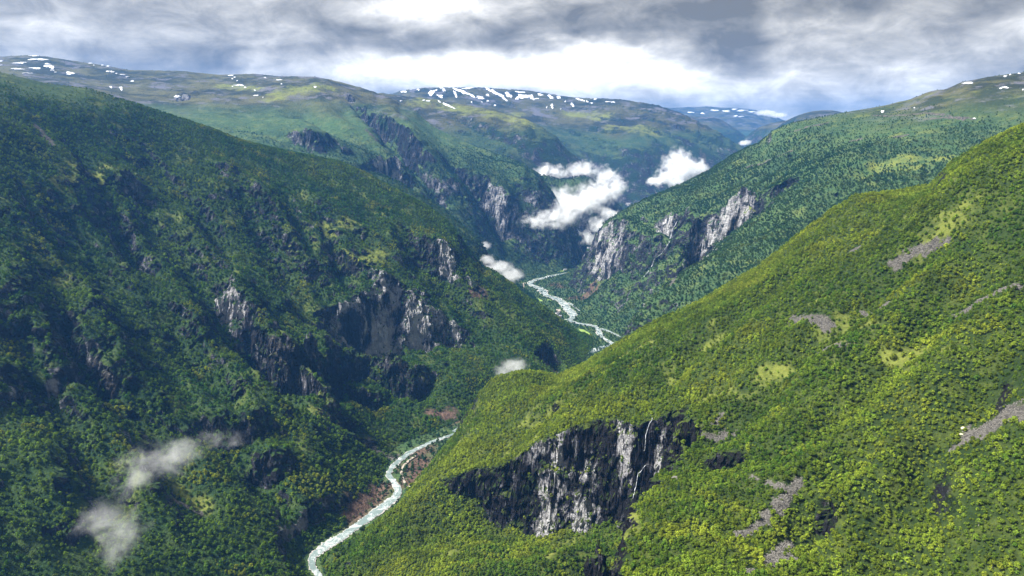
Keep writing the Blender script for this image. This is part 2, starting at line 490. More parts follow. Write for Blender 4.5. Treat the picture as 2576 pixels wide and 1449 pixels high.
# big mountain in the middle left, with the plateau
mm = [P(0, 140, 4200), P(70, 136, 4250), P(120, 141, 4250), P(250, 161, 4350), P(330, 175, 4400), P(460, 177, 4450), P(550, 187, 4450), P(640, 184, 4420),
      P(700, 190, 4400), P(800, 192, 4330), P(860, 205, 4250), P(930, 225, 4150), P(990, 246, 4020), P(1050, 280, 3920), P(1100, 320, 3850), P(1180, 360, 3770),
      P(1250, 385, 3720), P(1320, 410, 3660), P(1360, 440, 3620), P(1390, 475, 3580), P(1405, 500, 3570), P(1480, 600, 3780), P(1450, 660, 3620),
      P(1300, 640, 3290), P(1250, 560, 3340), P(1350, 560, 3430), P(1380, 640, 3390), P(1250, 640, 3160), P(1180, 470, 3380), P(1100, 430, 3330), P(1020, 400, 3280), P(950, 380, 3230), P(940, 300, 3620),
      P(850, 330, 3250), P(850, 390, 2850), P(700, 300, 3350), P(700, 360, 2800), P(500, 260, 3400), P(400, 235, 3500), P(250, 200, 3700), P(100, 170, 3800), P(0, 165, 3700),
      P(600, 240, 3750), P(800, 250, 3700), P(1000, 300, 3650), P(1030, 340, 3480), P(1100, 600, 2900), P(1000, 520, 2850), P(1150, 560, 3080),
      (-3600, 4800, 1060), (-2200, 5100, 960), (-1000, 5000, 860), (-300, 4600, 640), (150, 4150, 380), (450, 4000, 40), (420, 4400, 0),
      (-4200, 4000, 1100), (-3500, 3100, 950), (-2000, 2600, 740), (0, 4900, 300), (-1200, 2500, 560), (60, 3000, 0), (-150, 2750, 200), (560, 3800, -40), (250, 3250, -10)]
MID = Mass('plateau_mountain', mm, (-4300, 600, 2450, 5100), 12.0, 120.0)
up_ = sstep(MID.Z, 40, 420)
MID.Z += up_ * (34 * fbm(MID.X / 420, MID.Y / 420, 71, 5) + 9 * fbm(MID.X / 90, MID.Y / 90, 72, 4) + 20 * fbm((MID.X * .5 + MID.Y * .86) / 140, (MID.X * .86 - MID.Y * .5) / 600, 73, 4, 0.5, True) * sstep(MID.X, -1500, -700))
MID.gully([(900, 230), (950, 300), (1000, 370), (1060, 440), (1150, 540)], 45, 60, 841)
MID.gully([(720, 250), (800, 310), (880, 370)], 30, 60, 843)
MID.gully([(1080, 340), (1150, 430), (1230, 530), (1290, 620)], 30, 50, 845)
MID.gully([(1250, 420), (1320, 520), (1370, 620)], 20, 40, 847)
MID.cliff([(930, 420), (960, 430), (1000, 450), (1040, 480)], [20, 130, 130, 30], 22, 80, 22, 75)
MID.cliff([(890, 250), (920, 290), (960, 320), (1000, 350), (1040, 390), (1080, 440)], [40, 120, 120, 110, 110, 30], 26, 90, 20, 76)
MID.cliff([(1190, 470), (1230, 500), (1270, 540), (1300, 570)], [30, 110, 110, 30], 22, 70, 20, 77)
MID.cliff([(700, 335), (780, 350), (850, 370)], [20, 70, 40], 22, 70, 20, 78)
MID.cliff([(420, 232), (450, 242), (480, 236)], [20, 60, 20], 22, 70, 15, 79)

# right-hand mountain across the valley
rm = [P(1552, 533, 2900), P(1600, 508, 2880), P(1650, 485, 2860), P(1717, 458, 2850), P(1784, 423, 2850), P(1834, 390, 2850), P(1877, 367, 2850), P(1904, 357, 2850), P(1944, 323, 2850),
      P(1984, 307, 2840), P(2067, 290, 2800), P(2134, 277, 2760), P(2217, 263, 2700), P(2284, 247, 2660), P(2334, 227, 2640), P(2377, 220, 2610), P(2417, 203, 2590), P(2484, 190, 2550), P(2576, 178, 2500), P(2680, 165, 2450),
      P(1505, 566, 2880), P(1492, 593, 2900), P(1469, 633, 2950), P(1452, 663, 3050), P(1439, 684, 3150), P(1460, 705, 2900), P(1500, 720, 2700), P(1560, 790, 2360), P(1530, 800, 2330),
      P(1560, 640, 2620), P(1600, 620, 2560), P(1640, 690, 2330), P(1700, 560, 2560), P(1700, 640, 2330), P(1650, 560, 2650), P(1780, 600, 2340), P(1740, 700, 2150), P(1660, 760, 2120),
      P(1840, 520, 2420), P(1923, 505, 2230), P(1850, 580, 2120), P(1770, 652, 2000), P(1684, 718, 1900), P(1583, 809, 1850), P(1850, 700, 1680), P(1950, 620, 1780), P(2050, 560, 1880),
      P(2200, 450, 2010), P(2100, 400, 2250), P(2000, 420, 2420), P(2200, 350, 2330), P(2400, 350, 2130), P(2500, 260, 2320), P(2350, 290, 2380), P(1950, 400, 2600), P(2576, 320, 2150), P(2050, 330, 2620),
      P(1800, 480, 2620),
      (500, 1500, 250), (330, 1650, 90), (900, 1400, 520), (1500, 1400, 640), (1500, 1800, 640), (2100, 2000, 850), (2100, 2700, 980), (1600, 3100, 820), (1100, 3200, 640), (700, 3250, 370),
      (480, 3200, 150), (420, 3400, -10), (900, 3700, 200), (1500, 3700, 500), (2200, 3600, 800), (300, 1900, 40), (330, 2150, 20), (290, 2400, 5), (230, 2650, -5), (250, 2900, -10), (280, 3100, -10)]
RIGHT = Mass('right_mountain', rm, (180, 2350, 1420, 3700), 7.0, 70.0)
hi = sstep(RIGHT.Z - zfloor(RIGHT.Y), 5, 110) * (1 - 0.75 * sstep(RIGHT.Z, 520, 660))
RIGHT.Z += hi * (16 * fbm(RIGHT.X / 260, RIGHT.Y / 260, 81, 5) + 5 * fbm(RIGHT.X / 50, RIGHT.Y / 50, 82, 4) + 10 * fbm((RIGHT.X * .25 + RIGHT.Y * .97) / 90, (RIGHT.X * .97 - RIGHT.Y * .25) / 420, 83, 4, 0.5, True))
RIGHT.gully([(1720, 540), (1690, 600), (1660, 660), (1625, 705), (1600, 760)], 22, 26, 831)
RIGHT.gully([(1600, 560), (1590, 640), (1570, 720)], 14, 24, 833)
RIGHT.gully([(2300, 320), (2200, 420), (2080, 520), (1960, 620)], 14, 30, 835)
RIGHT.gully([(2050, 350), (1950, 430), (1860, 500)], 14, 30, 837)
RIGHT.cliff([(1925, 500), (1890, 525), (1850, 545), (1800, 580), (1760, 610), (1720, 650), (1690, 700)][::-1], [30, 120, 160, 170, 170, 160, 40], 20, 60, 14, 85, 0.4)
RIGHT.cliff([(1600, 615), (1640, 625), (1690, 615), (1740, 605)], [30, 80, 90, 40], 16, 50, 12, 89, 0.4)
RIGHT.cliff([(1480, 600), (1510, 600), (1560, 590), (1600, 610)], [60, 100, 90, 20], 16, 60, 14, 86)
RIGHT.cliff([(1480, 650), (1530, 640), (1570, 650), (1600, 660)], [30, 90, 80, 20], 16, 60, 14, 87)
RIGHT.cliff([(1640, 560), (1680, 560), (1720, 560), (1760, 555)], [20, 80, 70, 10], 14, 60, 12, 88)

# sunny shoulder and the snowy plateau behind
sh = [P(985, 237, 5200), P(1100, 250, 5000), P(1240, 275, 4800), P(1330, 300, 4650), P(1400, 340, 4500), P(1440, 385, 4450), P(1470, 410, 4440), P(1520, 470, 4480), P(1560, 530, 4550),
      P(1250, 350, 4450), P(1350, 400, 4300), P(1150, 330, 4500), P(1400, 460, 4250), P(1300, 420, 4200), P(1050, 290, 4700), (-900, 5800, 900), (-200, 5700, 700), (300, 5300, 480), (750, 5000, 120),
      (950, 4500, -20), (550, 4150, 60), (-700, 4600, 780), (-1500, 5500, 960), (950, 5600, 0)]
SHOULDER = Mass('sunny_shoulder', sh, (-1500, 800, 3700, 5900), 18.0, 150.0)
SHOULDER.Z += sstep(SHOULDER.Z, 0, 200) * (34 * fbm(SHOULDER.X / 380, SHOULDER.Y / 380, 91, 6, 0.55) + 26 * fbm((SHOULDER.X * .6 + SHOULDER.Y * .8) / 120, (SHOULDER.X * .8 - SHOULDER.Y * .6) / 700, 92, 4, 0.5, True))
sp = [P(980, 236, 7000), P(1010, 227, 7000), P(1060, 220, 7000), P(1200, 219, 7000), P(1330, 227, 7000), P(1440, 244, 7000), P(1500, 248, 6950), P(1560, 249, 6900), P(1650, 262, 6800), P(1720, 285, 6500),
      P(1790, 320, 6250), P(1830, 343, 6150), P(1870, 370, 6050), P(1930, 420, 6000), P(1980, 470, 5950), P(1500, 330, 6000), P(1600, 400, 5500), P(1560, 470, 5350), P(1700, 420, 5600), P(1790, 460, 5600), P(1650, 330, 6000), P(1720, 350, 5950),
      P(1400, 300, 6250), P(1300, 280, 6300), P(1150, 260, 6300), P(1450, 390, 5600), P(1400, 400, 5500), (-1800, 7600, 1000), (0, 8000, 1050), (1200, 8000, 950), (2000, 7600, 650), (2500, 6800, 350), (2700, 6000, -30), (1900, 5400, -60), (1200, 5000, -30),
      (600, 5100, 80), (-600, 6000, 820), (-1600, 6200, 900), (1500, 5200, -40), (3000, 7500, 0)]
SNOWY = Mass('snowy_plateau', sp, (-2000, 3000, 4900, 8300), 26.0, 200.0)
SNOWY.Z += sstep(SNOWY.Z, 0, 200) * (46 * fbm(SNOWY.X / 520, SNOWY.Y / 520, 95, 6, 0.55) + 40 * fbm((SNOWY.X * .5 + SNOWY.Y * .86) / 170, (SNOWY.X * .86 - SNOWY.Y * .5) / 800, 96, 4, 0.5, True))
# far ranges
fa = [P(1560, 276, 14200), P(1700, 277, 14000), P(1760, 281, 14000), P(1800, 276, 14000), P(1850, 271, 14000), P(1900, 280, 14000), P(1940, 293, 13800), P(1985, 318, 13500), P(2030, 340, 13300), P(1800, 320, 12500), P(1900, 340, 12000), P(1950, 345, 12000),
      (2000, 15800, 1050), (6000, 15800, 900), (1500, 11000, 100), (7000, 13000, 0), (5500, 11500, 0), (3500, 11000, 50), (7500, 15000, 500)]
FAR = Mass('far_range', fa, (1200, 7600, 10800, 16000), 60.0, 300.0)
FAR.Z += sstep(FAR.Z, 0, 300) * (60 * fbm(FAR.X / 900, FAR.Y / 900, 101, 5, 0.5, True))
fb = [P(1700, 296, 10300), P(1760, 298, 10000), P(1800, 302, 9900), P(1850, 328, 9600), P(1875, 345, 9500), P(1895, 362, 9400), P(1920, 390, 9300), P(1840, 350, 9100), P(1780, 340, 9200), (2000, 11500, 700), (3200, 10800, 600), (4300, 10300, 0), (4000, 8800, -50),
      (2500, 8600, 100), (1800, 9500, 700)]
FARB = Mass('far_spur', fb, (1800, 4600, 8500, 11500), 45.0, 200.0)
FARB.Z += sstep(FARB.Z, 0, 300) * (45 * fbm(FARB.X / 600, FARB.Y / 600, 105, 5, 0.5, True))
fc = [P(1940, 335, 7400), P(1960, 318, 7400), P(1990, 300, 7450), P(2030, 285, 7500), P(2070, 278, 7500), P(2100, 277, 7500), P(2140, 290, 7500), P(2200, 300, 7500), P(2000, 330, 7000), P(2100, 330, 6800), P(1930, 380, 7200), (3000, 8600, 700), (4500, 8200, 600),
      (2450, 7000, 0), (2600, 6200, -30), (4000, 6300, 200), (2500, 8300, 100), (4800, 7000, 400)]
FARC = Mass('far_knoll', fc, (2350, 5000, 6200, 8700), 40.0, 200.0)
FARC.Z += sstep(FARC.Z, 0, 300) * (25 * fbm(FARC.X / 500, FARC.Y / 500, 107, 5))
# little wooded crest that looks out of the valley cloud
kn = [P(1375, 440, 4000), P(1400, 452, 3990), P(1430, 455, 3980), P(1460, 447, 3970), P(1480, 449, 3970), P(1500, 462, 3990), P(1512, 476, 4000), P(1540, 540, 4020), P(1470, 490, 3870), P(1400, 500, 3870), P(1500, 520, 3870), (170, 4200, 300), (530, 4200, 250),
      (640, 3900, -10), (350, 3750, 120), (740, 4100, -40), (680, 4300, 0)]
KNOLL = Mass('cloud_knoll', kn, (80, 760, 3720, 4300), 10.0, 50.0)
KNOLL.Z += 5 * fbm(KNOLL.X / 60, KNOLL.Y / 60, 111, 4)

# valley floor
FLOOR = Mass('valley_floor', [(-900, 400, 0), (900, 400, 0), (0, 9000, 0)], (-900, 3000, 300, 11000), 20.0)
FLOOR.Z = zfloor(FLOOR.Y) + 0.7 * fbm(FLOOR.X / 60, FLOOR.Y / 60, 121, 4)
MASSES = [SPUR, LEFT, BUTT, MID, RIGHT, SHOULDER, SNOWY, FAR, FARB, FARC, KNOLL]




def terrace(m, p, seed):
    """benches and risers on the steep rock"""
    nz, _, _ = m.normal_z()
    w = sstep(nz, 0.80, 0.60)
    q = m.Z + p * 2.2 * fbm(m.X / (3 * p), m.Y / (3 * p), seed, 4, 0.6)
    m.Z = m.Z + w * 0.75 * p / (2 * math.pi) * np.sin(2 * math.pi * q / p) + w * 0.25 * p * fbm(m.X / p, m.Y / p, seed + 4, 3)


terrace(LEFT, 34, 401)
terrace(MID, 36, 403)
terrace(SNOWY, 120, 407)
terrace(SHOULDER, 90, 409)
terrace(RIGHT, 34, 405)


def fit_crest(m, crest, allow, rounds=3):
    """raise or lower the ground along a skyline until it stands where the photograph has it (allow: height of the trees, in pixels)"""
    cx = np.array([c[0] for c in crest], float)
    cy = np.array([c[1] for c in crest], float) + allow
    for _ in range(rounds):
        dz_ = m.Z - CAMZ
        f = m.Y * math.cos(TH) - dz_ * math.sin(TH)
        u = 1288 + FPX * m.X / f
        v = 724.5 - FPX * (m.Y * math.sin(TH) + dz_ * math.cos(TH)) / f
        ok = m.Z > zfloor(m.Y) + 3
        bins = np.round(u / 12).astype(int)
        lo = np.full(260, 1e9)
        s = ok & (bins >= 0) & (bins < 260)
        np.minimum.at(lo, bins[s], v[s])
        bx = np.arange(260) * 12.0
        good = (lo < 1e8) & (bx >= cx[0]) & (bx <= cx[-1])
        if good.sum() < 3:
            return
        err = np.interp(bx[good], cx, cy) - lo[good]            # positive: the ground stands too high
        e = np.interp(u, bx[good], err)
        sil = np.interp(u, bx[good], lo[good])
        w = sstep(v - sil, 95, 12) * sstep(u, cx[0] - 150, cx[0]) * (1 - sstep(u, cx[-1], cx[-1] + 150))
        m.Z = m.Z - 0.85 * w * e * m.Y / FPX


fit_crest(SPUR, [(850, 1400), (930, 1320), (1010, 1240), (1080, 1160), (1130, 1100), (1170, 1030), (1200, 985), (1240, 946), (1300, 930), (1350, 931), (1400, 940), (1450, 918), (1530, 870), (1640, 806), (1750, 757), (1900, 668), (2000, 590), (2080, 530), (2150, 487),
                 (2260, 478), (2335, 462), (2345, 452), (2385, 408), (2480, 350), (2576, 308)], 5)
fit_crest(LEFT, [(0, 177), (123, 207), (233, 222), (333, 254), (450, 293), (533, 320), (617, 353), (733, 380), (859, 405), (925, 433), (1015, 483), (1072, 510), (1112, 540), (1149, 573), (1172, 610), (1192, 633), (1212, 660), (1252, 683), (1292, 710), (1325, 740), (1359, 760),
                 (1392, 783), (1459, 833), (1505, 858)], 3)
fit_crest(RIGHT, [(1439, 684), (1452, 663), (1469, 633), (1492, 593), (1505, 566), (1552, 533), (1600, 508), (1650, 485), (1717, 458), (1784, 423), (1834, 390), (1877, 367), (1904, 357), (1944, 323), (1984, 307), (2067, 290), (2134, 277), (2217, 263), (2284, 247), (2334, 227),
                  (2377, 220), (2417, 203), (2484, 190), (2576, 178)], 3)
fit_crest(MID, [(0, 141), (70, 137), (120, 141), (250, 161), (330, 175), (460, 177), (550, 187), (640, 184), (700, 190), (800, 192), (860, 205), (930, 225), (990, 246), (1050, 280), (1100, 320), (1180, 360), (1250, 385), (1320, 410), (1360, 440), (1390, 475), (1405, 500)], 1)
fit_crest(SHOULDER, [(985, 237), (1100, 250), (1240, 275), (1330, 300), (1400, 340), (1440, 385), (1470, 410)], 0)
fit_crest(SNOWY, [(980, 236), (1010, 227), (1060, 220), (1200, 219), (1330, 227), (1440, 244), (1560, 249), (1650, 262), (1720, 285), (1790, 320), (1830, 343), (1870, 370)], 0)


def ground(x, y, skip=None):
    z = zfloor(np.asarray(y, float))
    for m in MASSES:
        if m is not skip:
            z = np.maximum(z, m.sample(x, y))
    return z


def look(px, py, y0=300.0, y1=15500.0):
    """ground point seen through a pixel"""
    a, b, c = dirv(px, py)
    Yr = np.concatenate([np.arange(y0, 2500, 2.0), np.arange(2500, 6000, 5.0), np.arange(6000, y1, 15.0)])
    Yr = Yr[Yr >= y0]
    xr, zr = a / b * Yr, CAMZ + c / b * Yr
    g = ground(xr, Yr)
    k = np.nonzero(g >= zr)[0]
    if len(k) == 0:
        return None
    k = k[0]
    return np.array([xr[k], Yr[k], g[k]])


# ---------------------------------------------------------------- the river's course
def c10(x, y):
    return 1234.3 + x * 0.1481, 657.4 + y * 0.1481


def ribbon_pix(path, z_off):
    """a strip of ground whose two banks are seen at the given pixels: (px, py, width)"""
    pts = []
    n = len(path)
    for i in range(n - 1):
        steps = max(2, int(math.hypot(path[i + 1][0] - path[i][0], path[i + 1][1] - path[i][1]) / 3))
        for k in range(steps):
            pts.append(tuple(a + (b - a) * k / steps for a, b in zip(path[i], path[i + 1])))
    pts.append(path[-1])
    arr = np.array(pts, float)
    for _ in range(2):
        arr[1:-1] = 0.25 * arr[:-2] + 0.5 * arr[1:-1] + 0.25 * arr[2:]
    rng_ = np.random.RandomState(len(path) * 7 + int(path[0][0]))
    ctr = np.array([on_floor(a, b) for a, b, _ in arr])
    tan = np.gradient(ctr, axis=0)
    tan /= np.linalg.norm(tan, axis=1)[:, None] + 1e-9
    nor = np.stack([-tan[:, 1], tan[:, 0]], 1)
    # metres per pixel across the stream: project the bank direction back into the picture
    left, right = [], []
    for (a, b, w), c, nn in zip(arr, ctr, nor):
        q = proj(c[0] + nn[0], c[1] + nn[1], float(zfloor(c[1])))
        per_m = math.hypot(q[0] - a, q[1] - b)
        half = min(0.5 * w / max(per_m, 1e-3), 55.0) * (0.62 if c[1] < 1400 else 1.75)
        half *= 1 + 0.22 * rng_.uniform(-1, 1)
        left.append(c + nn * half)
        right.append(c - nn * half)
    return np.array(left), np.array(right), ctr


def proj(x, y, z):
    dz_ = z - CAMZ
    f = y * math.cos(TH) - dz_ * math.sin(TH)
    u = y * math.sin(TH) + dz_ * math.cos(TH)
    return 1288 + FPX * x / f, 724.5 - FPX * u / f


def strip_mesh(strips, off, cols=4):
    co, fa = [], []
    for L, R in strips:
        b0 = len(co)
        for a, b in zip(L, R):
            for k in range(cols + 1):
                p = a + (b - a) * k / cols
                co.append((p[0], p[1], float(zfloor(p[1])) + off))
        for i in range(len(L) - 1):
            for k in range(cols):
                v = b0 + i * (cols + 1) + k
                fa.append((v, v + 1, v + cols + 2, v + cols + 1))
    return np.array(co), np.array(fa)


NEAR_R = [(812, 1470, 26), (800, 1446, 24), (785, 1428, 22), (785, 1403, 26), (820, 1375, 34), (858, 1353, 30), (879, 1338, 28), (925, 1306, 34), (969, 1273, 32), (996, 1251, 28), (1003, 1235, 26),
          (990, 1213, 22), (976, 1196, 19), (985, 1179, 19), (1005, 1159, 20), (1032, 1139, 19), (1059, 1126, 16), (1085, 1113, 14), (1112, 1104, 11), (1150, 1090, 10)]
MAIN_R = [c10(p[0], p[1]) + (p[2] * 0.1481,) for p in ((1300, 195, 14), (1100, 236, 34), (1000, 256, 34), (900, 288, 36), (800, 308, 34), (730, 330, 44), (680, 365, 60), (660, 395, 44), (730, 425, 44), (830, 460, 64), (885, 500, 70), (900, 550, 60),
                                               (960, 590, 54), (1080, 622, 62), (1200, 680, 60), (1260, 745, 80), (1290, 800, 66), (1370, 870, 80), (1412, 930, 60), (1380, 985, 46), (1300, 1005, 50))]
ARM_R = [c10(p[0], p[1]) + (p[2] * 0.1481,) for p in ((1340, 1015, 40), (1480, 1058, 32), (1620, 1080, 34), (1780, 1105, 36), (1820, 1160, 50), (1850, 1240, 40), (1900, 1300, 34), (1960, 1335, 34), (2100, 1420, 30))]
SIDE_R = [c10(p[0], p[1]) + (p[2] * 0.1481,) for p in ((1850, 1150, 30), (1930, 1165, 30), (2010, 1195, 30), (2110, 1240, 22), (2200, 1290, 20))]
SLOUGH = [c10(p[0], p[1]) + (p[2] * 0.1481,) for p in ((1310, 705, 30), (1390, 748, 26), (1440, 790, 14), (1510, 848, 12))]
river_strips, river_ctr = [], []
for pth in (NEAR_R, MAIN_R, ARM_R, SIDE_R, SLOUGH):
    L_, R_, C_ = ribbon_pix(pth, 0)
    river_strips.append((L_, R_))
    river_ctr.append((C_, np.linalg.norm(L_ - R_, axis=1) / 2))
hid = np.array([river_strips[0][0][-1] * .5 + river_strips[0][1][-1] * .5, (-20, 1480), (110, 1720), (215, 1930), river_ctr[2][0][-1]])
hn = np.array([(-0.8, 0.6)] * 5) * 15
river_strips.append((hid + hn, hid - hn))
river_ctr.append((hid, np.full(5, 15.0)))



def river_clear(x, y):
    d = np.full(x.shape, 1e9)
    for C_, hw in river_ctr:
        for c, h in zip(C_[::2], hw[::2]):
            d = np.minimum(d, np.hypot(x - c[0], y - c[1]) - h * 1.1)
    return d


for m_ in (SPUR, LEFT, RIGHT, BUTT):             # the river has cut its bed between the slopes
    lowl = m_.Z < zfloor(m_.Y) + 70
    dr = np.full(m_.Z.shape, 1e3)
    dr[lowl] = river_clear(m_.X[lowl], m_.Y[lowl])
    m_.Z = np.minimum(m_.Z, zfloor(m_.Y) - 3.5 + np.maximum(0, dr - 3) * 0.75 + np.maximum(0, dr - 30) * 2)


# ---------------------------------------------------------------- zones on the land (scree, heather, grass and painted sunlit ground, pale rock)
def seg_mask(X, Y, p, q, r, seed, soft=0.45, wob=1.0):
    """a stretch of ground between two places seen in the photograph, r metres to each side, with a ragged edge"""
    a, b = look(*p), look(*q)
    if a is None or b is None:
        return np.zeros_like(X)
    ex, ey = b[0] - a[0], b[1] - a[1]
    L2 = max(ex * ex + ey * ey, 1.0)
    t = np.clip(((X - a[0]) * ex + (Y - a[1]) * ey) / L2, 0, 1)
    d = np.hypot(X - a[0] - t * ex, Y - a[1] - t * ey) / r
    d = d + wob * (1.3 * fbm(X / (r * 1.6), Y / (r * 1.6), seed, 4, 0.65) + 0.5 * fbm(X / 7, Y / 7, seed + 5, 2))
    return sstep(d, 1.0 + soft, 1.0 - soft)


SCREE = [((2245, 665), (2345, 615), 10), ((2000, 805), (2085, 820), 10), ((2075, 880), (2130, 872), 8), ((2170, 790), (2225, 768), 6),
         ((2400, 800), (2455, 765), 9), ((2455, 765), (2560, 720), 9), ((2440, 1100), (2576, 1035), 15), ((2400, 1130), (2500, 1080), 9),
         ((1770, 1095), (1850, 1090), 6), ((1800, 1070), (1815, 1040), 4), ((2010, 1215), (1895, 1330), 7), ((1895, 1330), (1850, 1350), 5),
         ((1990, 1370), (1925, 1410), 3), ((1870, 1445), (1990, 1400), 6), ((2140, 632), (2170, 617), 4), ((2330, 640), (2380, 610), 4), ((1890, 1200), (1960, 1230), 4),
         ((870, 1087), (965, 1142), 5), ((925, 1110), (985, 1150), 4), ((415, 1240), (505, 1290), 5), ((130, 360), (100, 325), 14), ((945, 350), (925, 330), 28),
         ((960, 345), (950, 335), 20), ((1770, 645), (1850, 560), 9), ((1690, 715), (1735, 665), 10), ((1910, 350), (1925, 345), 12),
         ((240, 920), (290, 1000), 8), ((680, 930), (730, 985), 5), ((1770, 395), (1900, 370), 13), ((1880, 420), (1990, 380), 9), ((2000, 330), (2080, 310), 16),
         ((2200, 290), (2420, 300), 14), ((2330, 300), (2450, 298), 10), ((2140, 355), (2165, 350), 14), ((2250, 345), (2280, 340), 12)]
HEATH = [((1050, 1165), (1075, 1130), 24), ((1040, 1200), (1060, 1170), 18), ((905, 1275), (945, 1235), 14), ((880, 1295), (905, 1275), 10), ((1090, 1040), (1140, 1045), 13),
         ((1440, 750), (1490, 722), 18), ((1470, 752), (1500, 728), 14), ((1395, 715), (1412, 722), 16), ((1375, 915), (1400, 935), 9), ((1190, 735), (1215, 745), 12)]
GRASS_SUNLIT = [((1925, 945), (1975, 925), 9), ((1760, 1012), (1800, 985), 9), ((1570, 890), (1640, 860), 8), ((1800, 990), (1880, 1000), 8), ((2060, 760), (2110, 740), 8),
         ((2230, 905), (2310, 890), 9), ((2380, 880), (2410, 870), 8), ((1560, 1400), (1600, 1330), 9), ((1400, 1390), (1440, 1370), 12), ((2200, 420), (2380, 400), 26),
         ((2160, 440), (2300, 425), 18), ((1810, 600), (1900, 540), 14), ((820, 590), (880, 560), 26), ((880, 640), (960, 640), 22), ((450, 1230), (510, 1270), 10), ((800, 1040), (930, 1120), 9),
         ((700, 240), (800, 215), 60), ((560, 215), (640, 225), 50), ((1060, 260), (1300, 290), 90), ((1120, 270), (1330, 310), 70), ((1500, 300), (1440, 290), 90), ((1550, 320), (1640, 330), 80), ((150, 460), (260, 420), 14)]  # wide stretches on the far shoulder: sunlight put into the ground colour
PALE = [((1400, 1250), (1400, 1130), 22), ((1440, 1290), (1475, 1200), 15), ((1560, 1070), (1580, 1110), 9), ((1665, 1130), (1660, 1170), 6),
        ((885, 840), (940, 800), 34), ((940, 850), (1000, 780), 38), ((1000, 800), (1090, 800), 34), ((970, 740), (1000, 760), 20), ((1140, 810), (1150, 840), 12), ((555, 770), (590, 775), 16),
        ((1110, 660), (1160, 680), 22), ((950, 420), (990, 440), 40), ((1220, 490), (1260, 520), 40), ((1520, 600), (1560, 630), 30), ((1830, 560), (1900, 520), 22), ((1780, 610), (1800, 640), 18), ((1655, 570), (1680, 575), 16),
        ((120, 950), (140, 960), 10), ((20, 980), (50, 1000), 8), ((60, 1080), (90, 1090), 8)]


def zones(m):
    z = np.zeros(m.Z.shape + (4,))
    pal = m is not FLOOR
    for k, lst in enumerate((SCREE, HEATH, GRASS_SUNLIT, PALE)):
        for i, (p, q, r) in enumerate(lst):
            c = look(*p)
            if c is None or not (m.x0 - 100 < c[0] < m.x1 + 100 and m.y0 - 100 < c[1] < m.y1 + 100):
                continue
            z[..., k] = np.maximum(z[..., k], seg_mask(m.X, m.Y, p, q, max(r * (0.66 if k == 0 else 1.0), m.step * 1.2), 200 + 31 * k + i))
    if m in (SPUR, LEFT, RIGHT, BUTT):                 # small natural clearings of grass
        g = fbm(m.X / 75, m.Y / 75, 611, 4, 0.6) + 0.35 * fbm(m.X / 20, m.Y / 20, 612, 3)
        z[..., 2] = np.maximum(z[..., 2], (0.75 if m is SPUR else 0.5) * sstep(g, 0.28, 0.62))
    return z


# ---------------------------------------------------------------- materials
def new_mat(name):
    mt = bpy.data.materials.new(name)
    mt.use_nodes = True
    t = NT(mt.node_tree)
    o = t.n('ShaderNodeOutputMaterial')
    return mt, t, o


def pbsdf(t, o, color, rough=0.9, spec=0.2, normal=None):
    b = t.n('ShaderNodeBsdfPrincipled')
    t.val(b.inputs['Base Color'], color)
    t.val(b.inputs['Roughness'], rough)
    b.inputs['Specular IOR Level'].default_value = spec
    if normal is not None:
        t.link(normal, b.inputs['Normal'])
    t.link(b.outputs[0], o.inputs[0])
    return b


def bump(t, h, dist, strength=1.0):
    b = t.n('ShaderNodeBump')
    b.inputs['Distance'].default_value = dist
    b.inputs['Strength'].default_value = strength
    t.link(h, b.inputs['Height'])
    return b.outputs[0]


def r2_vec(t, pos, s):
    nd = t.n('ShaderNodeTexNoise')
    t.link(pos, nd.inputs['Vector'])
    nd.inputs['Scale'].default_value = 0.12 / s
    nd.inputs['Detail'].default_value = 4.0
    q = t.vmath('SUBTRACT', nd.outputs['Color'], (0.5, 0.5, 0.5))
    return t.vmath('MULTIPLY', q, (14 * s, 14 * s, 14 * s))


